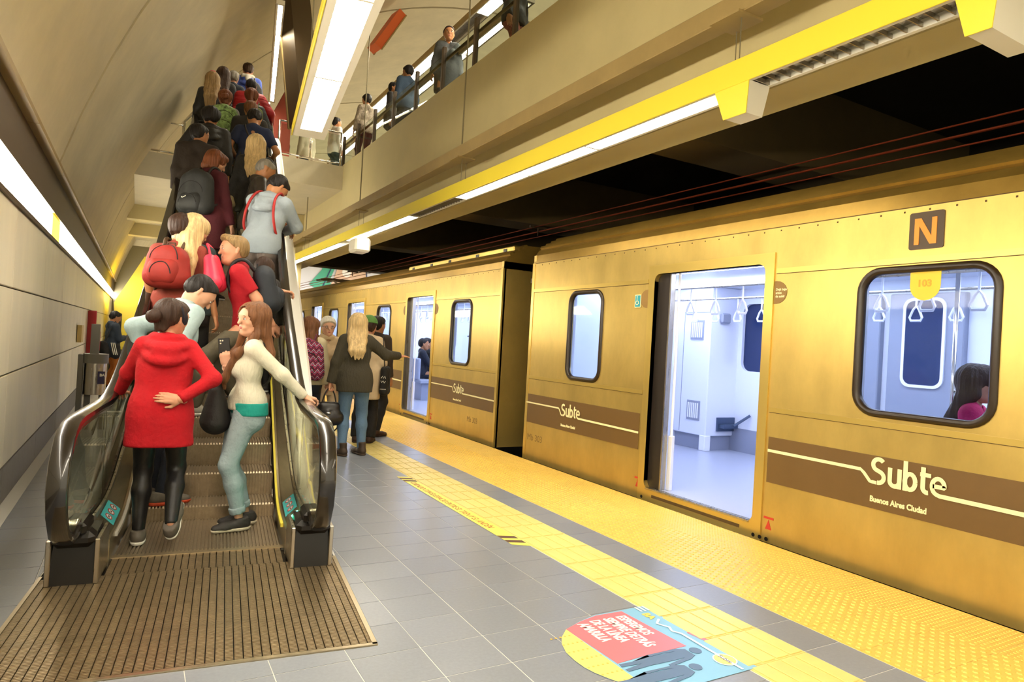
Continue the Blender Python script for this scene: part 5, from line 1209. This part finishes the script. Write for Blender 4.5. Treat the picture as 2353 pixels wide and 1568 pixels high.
# 1 red coat
P = person('woman in red hooded coat and black leggings at the escalator foot', ew(-.35, 4.74, 0), F0, 1.57, 'fair', ('bun', 'brown'), True,
    dict(mat=red, name='coat', hem=-.235, flare=.03, thick=.012, hood=True, straight=True), dict(mat=mat('leggings', '#151314', .42, bump=(12, .3), noise=(5, .1)), thick=.004), ('#5d554b', '#efe9da'),
    L=dict(at=(-.325, .42, .985), style='rail', up=(-.2, -.1, 1), fd=(-.1, 1, -.1), pole=(-.6, -.5, -1)), R=dict(at=(.12, -.15, 1.03), style='flat', up=(.3, -1, .2), fd=(-1, -.1, .12), pole=(1, -.3, -.5)),
    feet=((-.10, .06, 0), (.11, -.10, .085, -.85)), fyaw=(.05, -.25), head=(-.75, .05, .05), lean=(.04, .03, 0), q=.0105, band='#23222c')
# 2 girl with phone
P = G2 = person('young woman in cream sweater and light jeans holding a phone', ew(.16, 5.03, 0), F0+1.78, 1.60, 'pale', ('front', 'light', .4, (-1,)), True,
    dict(mat=cloth('cream_knit', '#d9d4bc', .95, bump=(70, .5, (1, 1, .3))), name='sweater', hem=-.03, thick=.012, under=cloth('teal', '#1f9a8c')), dict(mat=jlight, thick=.010, cuff=.06, roll=True), ('#34302d', '#d8cbb0'),
    L=dict(at=(-.16, -.48, .925), style='rail', up=(-.1, .1, 1), fd=(.15, -1, -.15), pole=(-.8, -.3, -.2)), R=dict(at=(.05, .15, 1.22), style='hold', up=(-1, .3, 0), fd=(0, .15, 1), pole=(.7, -.2, -1), flip=True),
    feet=((-.07, .02, 0), (.08, -.06, 0)), head=(.55, .02, 0), lean=(-.05, -.08, -.2), q=.0105, fyaw=(.1, -.1))
U = G2['U']; s = G2['s']
PH = empty('mobile_phone', G2['E'].location, G2['E'].rotation_euler.z, label='black mobile phone held up by the young woman in cream sweater', cat='phone')
w_ = G2['arms'][1][2]; T_ = Matrix.Translation(w_+unit((0, .15, 1))*.12-unit((-1, .3, 0))*.032) @ frame((0, 0, 0), (.3, 1, 0), (-1, .3, 0)) @ Matrix.Rotation(.12, 4, 'Y')
b_ = MB(); b_.box((-.038, -.005, -.078), (.038, .005, .078), bev=.003); me = b_.mesh('case', m_black); me.transform(T_); link('case', me, PH)
b_ = MB()
for x, z in ((.022, .06), (.022, .042), (.008, .06)): b_.sweep(circ(x, z, .0055, 10), [lambda p: (p[0], .005, p[1]), lambda p: (p[0], .007, p[1])])
me = b_.mesh('camera_lens', m_chrome); me.transform(T_); link('camera_lens', me, PH)
bag('shoulder_bag', 'black slouchy shoulder bag at the hip of the young woman in cream sweater', G2, [Pr(U(-.05, .215, .10), U(-.03, .20, -.12), .05, .10), Pr(U(.0, .21, .06), U(.02, .20, -.12), .04, .09)], cloth('black_bag', '#1b1816', .6, bump=(16, .4)), .010, .04,
    straps=[[U(-.04, .21, .12), U(-.06, .17, .25), U(-.085, .12, .38), U(-.085, .0, .515), U(-.05, -.12, .42), U(.05, -.15, .2), U(.14, -.02, .06), U(.08, .16, .04)]])
# 3 man in red t-shirt leaning on the rail
P = person('young man in red T-shirt with blond quiff leaning on the right handrail', on_step(3, .18), F0+1.62, 1.74, 'fair', ('quiff', 'ash'), False,
    dict(mat=redt, name='t_shirt', sleeve='short', hem=-.10, thick=.016), dict(mat=cloth('olive', '#5e5644', .9), thick=.014, wide=.010), ('#b9b2a2', '#d8d2c4'),
    L=dict(at=(-.12, -.24, .74), style='relaxed', up=(-.6, -.6, .3), fd=(.5, -.55, -.5), pole=(-1, -.4, 0)), R=dict(at=(.25, -.29, 1.13), style='rail', up=(0, 0, 1), fd=(.25, -1, 0), pole=(.6, -.3, -1)),
    feet=((-.08, .40, .0), (.08, .0, 0.)), head=(.30, -.15, 0), lean=(.22, 0, -.1), q=.0105, hz=.80)
backpack('dark blue backpack on the man in red T-shirt', P, '#1c2128', .95, strapcol='#1a1a1c')
# 4 man with red backpack
P = person('man in rust T-shirt carrying a red backpack', on_step(3, -.40), F0-.35, 1.73, 'tan', ('short', 'brown'), False,
    dict(mat=rust, name='t_shirt', sleeve='short', hem=-.12, thick=.018), dict(mat=char, thick=.014, wide=.012), R=dict(at=(.33, .06, .76), style='relaxed', pole=(.4, -1, 0)), head=(-.35, .12, 0), q=.0125, glasses=True)
backpack('red backpack with brown straps on the man in rust T-shirt', P, '#8c2218', .78, strapcol='#4a3420')
# 5 woman with pink bag
P = person('blonde woman in dark denim jacket with a pink bag', on_step(3, -.32), F0-.25, 1.74, 'fair', ('long', 'blond', .36), True,
    dict(mat=cloth('denim_dark', '#2c3a3c', .85), name='jacket', hem=-.08, thick=.020), dict(mat=blk, thick=.006), head=(-.6, .35, 0), q=.0125, R=dict(at=(.14, .26, .95)))
U = P['U']
bag('pink_bag', 'bright pink tote bag on the shoulder of the blonde woman in denim', P, [Pr(U(.19, .0, .40), U(.24, -.01, .20), .055, .08), Pr(U(.20, -.13, .39), U(.25, -.18, .20), .05, .075)], mat('pink_leather', '#e2344f', .4, bump=(12, .3)), .010, .05,
    straps=[[U(.20, .02, .42), U(.185, .0, .49), U(.14, -.02, .535), U(.17, -.07, .49), U(.21, -.14, .40)]], smat='#d92c48', sr=.011)
# 6 man in pale jacket bending
P = person('dark-haired man in pale blue top bending over the left handrail', on_step(0, -.40), F0-1.15, 1.74, 'pale', ('short', 'dark'), False,
    dict(mat=cloth('pale_blue', '#9db2b3', .9, noise=(4, .12)), name='jacket', hem=-.06, thick=.022, collar=.03), dict(mat=dkn, thick=.010), ('#6e6659', '#e0552e'),
    L=dict(at=(-.32, -.02, 1.02), style='rail', pole=(-.6, -1, .2)), R=dict(at=(.22, .18, 1.0), pole=(.5, -1, -.1)), head=(-.25, .55, 0), lean=(.28, -.05, 0), q=.0125, hz=.93)
# hidden woman behind the red shirt
P = person('small dark-haired girl half hidden behind the man in red T-shirt', on_step(4, .30), F0, 1.28, 'fair', ('long', 'brown', .3), True, dict(mat=char, name='jacket', hem=-.08), dict(mat=blk), q=.018)
# 7 grey hoodie boy
P = person('young man in grey-blue hoodie with red backpack straps leaning right', on_step(7, .30), F0-.55, 1.78, 'tan', ('short', 'dark'), False,
    dict(mat=cloth('grey_hoodie', '#8d979c', .95, noise=(4, .1)), name='hoodie', hem=-.10, thick=.028, hood=True), dict(mat=cloth('taupe', '#6b6058', .9), thick=.014),
    R=dict(at=(.04, .40, 1.14), style='rail', up=(0, 0, 1), fd=(.3, 1, 0), pole=(1, .1, -.6)), L=dict(at=(-.02, .42, 1.22), style='grip', up=(0, .3, 1), fd=(1, .2, 0)), head=(-.45, .75, 0), lean=(.10, .08, 0), q=.0125)
U = P['U']
bag('backpack_straps', 'red shoulder straps of a slim backpack over the grey-blue hoodie', P, [Pr(U(.0, .18, .3), U(.0, .19, .12), .05, .06)], cloth('redpack', '#b52a26'), .014, straps=[[U(sg*.08, .17, .3), U(sg*.10, .10, .50), U(sg*.11, -.0, .565), U(sg*.125, -.12, .47), U(sg*.155, -.15, .28), U(sg*.17, -.06, .12), U(sg*.1, .15, .12)] for sg in (-1, 1)], smat='#a02420', sr=.014)
# 8 older man in leather
P = person('grey-haired older man in black leather jacket looking down', on_step(9, .20), F0-1.45, 1.70, 'tan', ('shaved', 'grey'), False,
    dict(mat=mat('black_leather', '#2c2620', .35, bump=(14, .5)), name='jacket', hem=-.10, thick=.026, collar=.03), dict(mat=cloth('khaki', '#6a6146', .9), thick=.012),
    L=dict(at=(-.05, .32, 1.12), style='rail', pole=(-1, -.6, 0)), R=dict(at=(.26, .30, 1.08), style='rail'), head=(.1, .45, 0), lean=(.12, 0, 0), q=.0135)
# 9 maroon coat
P = person('auburn-haired woman in long maroon coat with a black backpack', on_step(9, -.25), F0-.7, 1.70, 'pale', ('bob', 'auburn'), True,
    dict(mat=cloth('maroon', '#471219', .95), name='coat', hem=-.36, flare=.035, thick=.026, scarf=True), dict(mat=blk), R=dict(at=(.24, .10, .84)), head=(-.5, .42, 0), q=.0135)
BP = backpack('big black backpack with a pale logo on the maroon coat', P, '#20211f', 1.12, q=.013)
U = P['U']
b_ = MB(); stroke(b_, [(-.03, .008), (-.022, -.004), (-.008, -.002), (.03, .014)], .008); me = b_.mesh('logo_mark', m_white)
me.transform(frame(U(-.02, -.362, .16), P['B'] @ V3(1, 0, 0), (0, 0, 1))); link('logo_mark', me, BP)
# 10 blonde with fur hood
P = person('woman with long pale blonde hair and black coat, seen from behind', on_step(11, .22), F0-.1, 1.76, 'fair', ('long', 'blond', .30), True,
    dict(mat=blk, name='coat', hem=-.18, thick=.028), dict(mat=blk), q=.015)
U = P['U']
bag('handbag', 'small cream handbag at the side of the pale blonde woman', P, [Pr(U(-.24, .0, -.02), U(-.24, -.06, -.10), .04, .06), Pr(U(-.24, .08, -.02), U(-.24, .10, -.10), .03, .06)], cloth('cream_bag', '#d8cda6', .6), .012, straps=[[U(-.24, .0, .0), U(-.22, .0, .25), U(-.17, 0, .545), U(-.22, .06, .25), U(-.24, .08, .0)]])
# 11 brown man, 12 black hoodie, 13 navy tee ...
P = person('man in dark brown coat and glasses by the left handrail', on_step(12, -.44), F0-.05, 1.68, 'tan', ('short', 'dark'), False, dict(mat=cloth('brown_coat', '#2a2119', .95), name='coat', hem=-.25, thick=.036), dict(mat=char), head=(-.7, .05, 0), glasses=True, q=.015)
P = person('curly-haired man in black hooded jacket', on_step(14, -.34), F0, 1.74, 'tan', ('curly', 'dark'), False, dict(mat=cloth('black_puffy', '#201d1b', .6), name='jacket', hem=-.12, thick=.032, hood=True), dict(mat=char), L=dict(at=(-.30, .25, 1.05), style='rail', up=(0, 0, 1)), q=.016)
P = person('man in navy T-shirt with a strap across his back', on_step(15, .20), F0-.1, 1.78, 'tan', ('short', 'dark'), False, dict(mat=cloth('navy_tee', '#262f4c', .9), name='t_shirt', sleeve='short', hem=-.12, thick=.018), dict(mat=char), head=(0, .45, 0), L=dict(at=(-.22, .2, 1.05)), R=dict(at=(.25, .24, 1.08)), lean=(.1, 0, 0), q=.015)
U = P['U']
bag('messenger_bag', 'black messenger bag slung over the navy T-shirt', P, [Pr(U(.17, .12, -.05), U(.17, .1, -.15), .05, .06), Pr(U(.17, .2, -.05), U(.17, .2, -.15), .05, .06)], blk, .015, straps=[[U(-.10, .13, .40), U(-.10, .02, .555), U(-.09, -.13, .44), U(.0, -.16, .24), U(.12, -.12, .05), U(.16, .06, -.02)]], sr=.012)
P = person('man with cropped hair in dark jacket behind the navy T-shirt', on_step(17, .16), F0, 1.68, 'tan', ('short', 'light'), False, dict(mat=char, name='jacket', hem=-.12, thick=.03), dict(mat=blk), q=.018)
P = person('red-haired girl carrying a leafy green backpack', on_step(18, -.20), F0, 1.70, 'fair', ('bun', 'auburn'), True, dict(mat=cloth('mixed_grey', '#6e6a62', .9), name='jacket', hem=-.1, thick=.024), dict(mat=blk), q=.017)
camo = mat('leaf_print', '#86a463', .7, noise=(26, .9), bump=(12, .3))
backpack('green leaf-patterned backpack on the red-haired girl', P, '#5f7a45', 1.05, pat=camo, q=.015)
P = person('woman with brown ponytail and dark puffer jacket with olive bag', on_step(19, .17), F0-.1, 1.72, 'fair', ('pony', 'auburn', .34), True, dict(mat=cloth('navy_puffer', '#1d2027', .55, bump=(9, .8, (.3, .3, 3))), name='jacket', hem=-.1, thick=.034), dict(mat=blk), R=dict(at=(.12, .22, 1.30), style='grip'), q=.017)
U = P['U']
bag('backpack', 'olive backpack worn on the right shoulder of the ponytail woman', P, [Pr(U(.12, -.22, .35), U(.13, -.23, .05), .08, .09)], cloth('olive_pack', '#5b6228'), .016, straps=[[U(.12, -.18, .45), U(.12, -.02, .57), U(.13, .13, .36)]], smat='#4c5222', cat='backpack')
P = person('girl with long blonde-tipped hair and pink hair tie', on_step(21, -.42), F0-.1, 1.72, 'fair', ('long', 'ash', .42), True, dict(mat=cloth('black_lthr', '#1c1a1a', .45), name='jacket', hem=-.08, thick=.024), dict(mat=blk), q=.018)
mk('hair_tie', [surf([Pr(P['HP'](-.02, -.05, .12), P['HP'](.02, -.05, .12), .022)], .008)+(0,)], [mat('pink_tie', '#d8346a', .6)], P['E'])
P = person('man in red puffer jacket', on_step(22, .17), F0-.05, 1.66, 'deep', ('shaved', 'dark'), False, dict(mat=cloth('red_puffer', '#a3121c', .5, bump=(9, .9, (.2, .2, 3.2))), name='jacket', hem=-.1, thick=.042, collar=.02), dict(mat=char), R=dict(at=(.36, .2, 1.02), style='rail', up=(0, 0, 1)), q=.018)
P = person('woman with long dark hair and black jacket near the top', on_step(23, -.28), F0, 1.70, 'tan', ('long', 'brown', .42), True, dict(mat=blk, name='jacket', hem=-.08, thick=.026), dict(mat=dkn), q=.02)
P = person('grey-haired person half hidden near the top of the escalator', on_step(24, -.12), F0, 1.60, 'pale', ('short', 'grey'), True, dict(mat=dkn, name='jacket', hem=-.1, thick=.024), dict(mat=char), q=.022)
P = person('man in blue hoodie with white hood at the top of the queue', ew(.12, 13.75, NOSES[26][1]+.02), F0, 1.74, 'fair', ('short', 'brown'), False, dict(mat=cloth('royal_blue', '#4257a8', .9), name='hoodie', hem=-.08, thick=.026, hood=True), dict(mat=dkn), q=.02)
mk('hood_lining', [surf([Pr(P['U'](-.08, -.10, .50), P['U'](.08, -.10, .50), .045), Pr(P['U'](0, -.14, .47), P['U'](0, -.155, .43), .05)], .012, .04)+(0,)], [cloth('hood_white', '#c9c4b6')], P['E'])
U = P['U']
bag('backpack', 'small black backpack on one shoulder of the blue hoodie', P, [Pr(U(.15, -.21, .30), U(.17, -.22, .06), .075, .085), Pr(U(.20, -.18, .26), U(.21, -.18, .06), .06, .07)], cloth('pack_black', '#1b191a', .7), .015, straps=[[U(.13, -.19, .38), U(.11, -.02, .545), U(.11, .12, .38)]], cat='backpack', sr=.014)
# ---------------------------------------------------------------- platform group
P = person('girl with long light brown hair and red shoes on the platform', (1.80, 8.05, 0), -.35, 1.60, 'fair', ('long', 'light', .40), True, dict(mat=cloth('cream_jacket', '#c9bb97', .8), name='jacket', hem=-.08, thick=.026), dict(mat=cloth('dark_denim', '#262a33', .9), thick=.006), ('#b8241c', '#d8cfc0'), head=(-.5, .1, 0), q=.0125, fyaw=(-.4, -.7))
zig = mat('zigzag_print', '#6e1f3e', .8, bump=(14, .3)); nt = zig.node_tree; NN = nt.nodes.new; LL = nt.links.new
def mth(op, a, b=None):
    n = NN('ShaderNodeMath'); n.operation = op
    for i, v in enumerate((a, b)):
        if v is None: continue
        if isinstance(v, (int, float)): n.inputs[i].default_value = v
        else: LL(v, n.inputs[i])
    return n.outputs[0]
sx = NN('ShaderNodeSeparateXYZ'); tc = NN('ShaderNodeTexCoord'); LL(tc.outputs['Object'], sx.inputs[0])
tri = mth('ABSOLUTE', mth('SUBTRACT', mth('FRACT', mth('MULTIPLY', sx.outputs[0], 17.)), .5)); zz = mth('FRACT', mth('ADD', mth('MULTIPLY', sx.outputs[2], 13.), mth('MULTIPLY', tri, 1.1)))
rp = NN('ShaderNodeValToRGB'); rp.color_ramp.interpolation = 'CONSTANT'
for i, (p_, c_) in enumerate(((0, '#7a1c3c'), (.22, '#2a1c30'), (.42, '#a8324e'), (.62, '#4a3560'), (.80, '#d8c6c4'), (.88, '#5c1430'))):
    e = rp.color_ramp.elements[i] if i < 2 else rp.color_ramp.elements.new(p_); e.position = p_; e.color = (*lin(c_), 1)
LL(zz, rp.inputs[0]); LL(rp.outputs[0], nt.nodes['Principled BSDF'].inputs['Base Color'])
backpack('burgundy zigzag-patterned backpack on the girl with red shoes', P, '#6e1f3e', 1.15, pat=zig, q=.011, strapcol='#5a1c34')
P = person('older woman in beige coat and white knitted hat with glasses', (2.22, 8.9, 0), 3.25, 1.62, 'pale', ('short', 'grey'), True, dict(mat=cloth('camel', '#bda682', .9), name='coat', hem=-.30, flare=.02, thick=.028, scarf=True), dict(mat=cloth('beige_trs', '#b9a586', .9), thick=.014), ('#8a4a22', '#5a3018'), hat=('knit', '#e0dacb'), glasses=True, head=(-.15, .05, 0), q=.0125, R=dict(at=(.2, .24, 1.0), style='hold'))
P = G3 = person('blonde woman in dark green cardigan and jeans pointing at the train', (2.25, 7.62, 0), -.25, 1.67, 'fair', ('long', 'blond', .27), True, dict(mat=cloth('moss_knit', '#3d382a', .97, bump=(60, .5, (1, 1, .3))), name='cardigan', hem=-.16, thick=.030, flare=.01), dict(mat=jean, thick=.012), ('#3d2f22', '#4a3a2a', 1),
    R=dict(at=(.54, .28, 1.22), style='flat', up=(0, 0, 1), fd=(1, .4, -.05), pole=(.2, -.6, -1)), L=dict(at=(-.30, -.02, .80), style='grip', fd=(0, .1, -1)), q=.0115, feet=((-.11, -.04, 0), (.12, .05, 0)), fyaw=(.75, .5))
w_ = G3['arms'][0][2]
bag('handbag', 'black leather handbag hanging from the hand of the blonde woman', G3, [Pr(w_+V3(-.09, -.0, -.40), w_+V3(.09, 0, -.40), .085), Pr(w_+V3(-.07, 0, -.27), w_+V3(.07, 0, -.27), .055), Pr(w_+V3(0, -.03, -.40), w_+V3(0, .03, -.40), .09)], mat('bag_leather', '#1e1a18', .35, bump=(10, .3)), .010, .06,
    straps=[[w_+V3(-.08, 0, -.24), w_+V3(-.05, 0, -.12), w_+V3(0, .01, -.06), w_+V3(.05, 0, -.12), w_+V3(.08, 0, -.24)], [w_+V3(-.14, 0, -.36), w_+V3(-.12, .02, -.52), w_+V3(-.0, .03, -.60), w_+V3(.12, .02, -.5), w_+V3(.15, 0, -.34)]], extra=[('clasp', [Pr(w_+V3(-.015, -.115, -.335), w_+V3(.015, -.115, -.335), .012)], m_chrome)])
P = person('person in green cap and beige coat behind the blonde woman', (2.66, 8.5, 0), -.5, 1.66, 'fair', ('short', 'brown'), True, dict(mat=cloth('pale_beige', '#cdb795', .85), name='coat', hem=-.33, thick=.03), dict(mat=blk, wide=.03), ('#3a2417', '#2a1a10'), hat=('cap', '#5f8f45'), q=.015)
U = P['U']
TB = bag('tote_bag', 'black tote bag with white drawing and lettering by the beige coat', P, [Pr(U(.26, -.10, .08), U(.26, -.10, -.22), .05, .05), Pr(U(.26, .10, .08), U(.26, .10, -.22), .05, .05), Pr(U(.26, -.10, -.2), U(.26, .10, -.2), .05), Pr(U(.26, 0, .08), U(.26, 0, -.2), .055)], blk, .012, straps=[[U(.26, -.08, .1), U(.2, 0, .55), U(.26, .08, .1)]])
P = person('dark-haired man in dark jacket stepping towards the train', (2.95, 9.05, 0), -1.0, 1.70, 'tan', ('short', 'dark'), False, dict(mat=cloth('brown_jacket', '#33291f', .85), name='jacket', hem=-.1, thick=.026), dict(mat=blk), ('#3a2417', '#2a1a10'), q=.015)
b_ = MB()
for pts in ([(-.03, .02), (-.01, .05), (.0, .02), (.02, .05), (.03, .02)], [(-.03, -.01), (-.02, -.035), (.0, -.01), (.015, -.04), (.03, -.015)]): stroke(b_, pts, .007)
for i in range(8): stroke(b_, [(-.036+.010*i, -.12), (-.030+.010*i, -.12)], .010)
me = b_.mesh('white_print', m_white); me.transform(frame(U(.26, -.158, -.05), (1, 0, 0), (0, 0, 1))); link('white_print', me, TB)
# ---------------------------------------------------------------- man at the far left wall
P = person('man in dark jacket and orange trousers looking at his phone', (-.43, 16.0, 0), -1.2, 1.63, 'tan', ('short', 'dark'), False, dict(mat=cloth('slate_jacket', '#2a3440', .8), name='jacket', hem=-.10, thick=.03, collar=.02), dict(mat=cloth('orange_trs', '#c8742c', .9), thick=.014), ('#4a2c1c', '#2a1a10'), R=dict(at=(.08, .30, 1.15), style='hold'), L=dict(at=(-.06, .30, 1.15), style='hold'), head=(0, .4, 0), q=.016)
U = P['U']
SB = bag('sports_bag', 'black sports bag with pale stripes carried by the man in orange trousers', P, [Pr(U(.20, -.24, .04), U(.20, -.18, -.16), .09, .10), Pr(U(.20, .02, .0), U(.20, .02, -.16), .08, .09)], blk, .015, .06, straps=[[U(.2, -.2, .1), U(.15, .0, .57), U(.2, .05, .06)]])
b_ = MB()
for i in range(3): b_.tube([U(.30, -.12+.035*i, .10), U(.315, -.06+.035*i, -.16)], .008, 5)
b_.obj('pale_stripe', m_white, SB)
# ---------------------------------------------------------------- passengers seated in the train
seat_f = ((-.10, .45, 0), (.10, .45, 0))
def seated(label, loc, rz, **k): return person(label, loc, rz, feet=seat_f, hz=.56, seated=True, L=dict(at=(-.12, .38, .68)), R=dict(at=(.12, .38, .68)), **k)
seated('seated man in navy jacket seen through the second car door', (5.55, 13.75, .1), -1.9, h=1.70, skin='tan', hair=('short', 'dark'), top=dict(mat=dkn, name='jacket', hem=-.05, thick=.026), pants=dict(mat=dkn), q=.02)
seated('seated dark-clad passenger beyond the man in navy jacket', (5.95, 14.5, .1), -1.6, h=1.72, skin='tan', hair=('short', 'dark'), top=dict(mat=blk, name='jacket', hem=-.05, thick=.026), pants=dict(mat=dkn), q=.024)
seated('seated girl with long brown hair and pink top in the big window', (5.0, 2.36, .1), PI+.35, h=1.72, skin='fair', hair=('long', 'brown', .34), female=True, top=dict(mat=cloth('pink_top', '#c2245c', .9), name='top', hem=-.05, thick=.02), pants=dict(mat=dkn), q=.016)
# ---------------------------------------------------------------- people on the upper floor
up = [('person in beige jacket with dark strap on the landing below the big lamp', (3.5, 17.2, 4.96), .6, dict(mat=cloth('stone', '#bfb49a', .9), name='jacket', thick=.03, hem=-.12), dkn, ('short', 'brown'), False),
      ('person in white shirt and dark trousers walking on the landing', (3.95, 16.2, 4.98), -1.3, dict(mat=cloth('white_shirt', '#e2dfd6', .9), name='shirt', thick=.022, hem=-.12), cloth('teal_trs', '#3c4a48', .9), ('short', 'dark'), False),
      ('woman by the red wall behind the landing railing', (2.87, 17.4, 4.96), 2.6, dict(mat=cloth('brown_top', '#6e4a38', .9), name='jacket', thick=.024, hem=-.1), dkn, ('bob', 'auburn'), True),
      ('dark-haired man in grey coat behind the glass balustrade', (4.35, 13.2, 4.98), -2.2, dict(mat=char, name='coat', thick=.03, hem=-.2), dkn, ('short', 'dark'), False),
      ('man in blue jacket behind the glass balustrade', (4.3, 12.2, 4.98), .3, dict(mat=cloth('steel_blue', '#34465a', .85), name='jacket', thick=.028, hem=-.1), dkn, ('short', 'dark'), False),
      ('woman in floral top near the balustrade corner', (4.1, 14.2, 4.98), .2, dict(mat=cloth('floral', '#a89a86', .9, noise=(30, .6)), name='top', thick=.02, hem=-.1), blk, ('short', 'dark'), True),
      ('person in long grey coat behind the middle of the balustrade', (4.3, 10.3, 4.98), 2.8, dict(mat=cloth('grey_coat', '#4c4e4e', .9), name='coat', thick=.034, hem=-.34), blk, ('short', 'brown'), True),
      ('person in dark jacket with patterned scarf at the near end of the balustrade', (4.3, 8.0, 4.98), -2.6, dict(mat=blk, name='jacket', thick=.034, hem=-.12), cloth('patterned', '#a05a50', .9, noise=(26, .8)), ('short', 'grey'), False)]
for lb, lc, rz_, tp, pm_, hr, fm_ in up: person(lb, lc, rz_, 1.70, 'tan', hr, fm_, tp, dict(mat=pm_, thick=.012), q=.024)
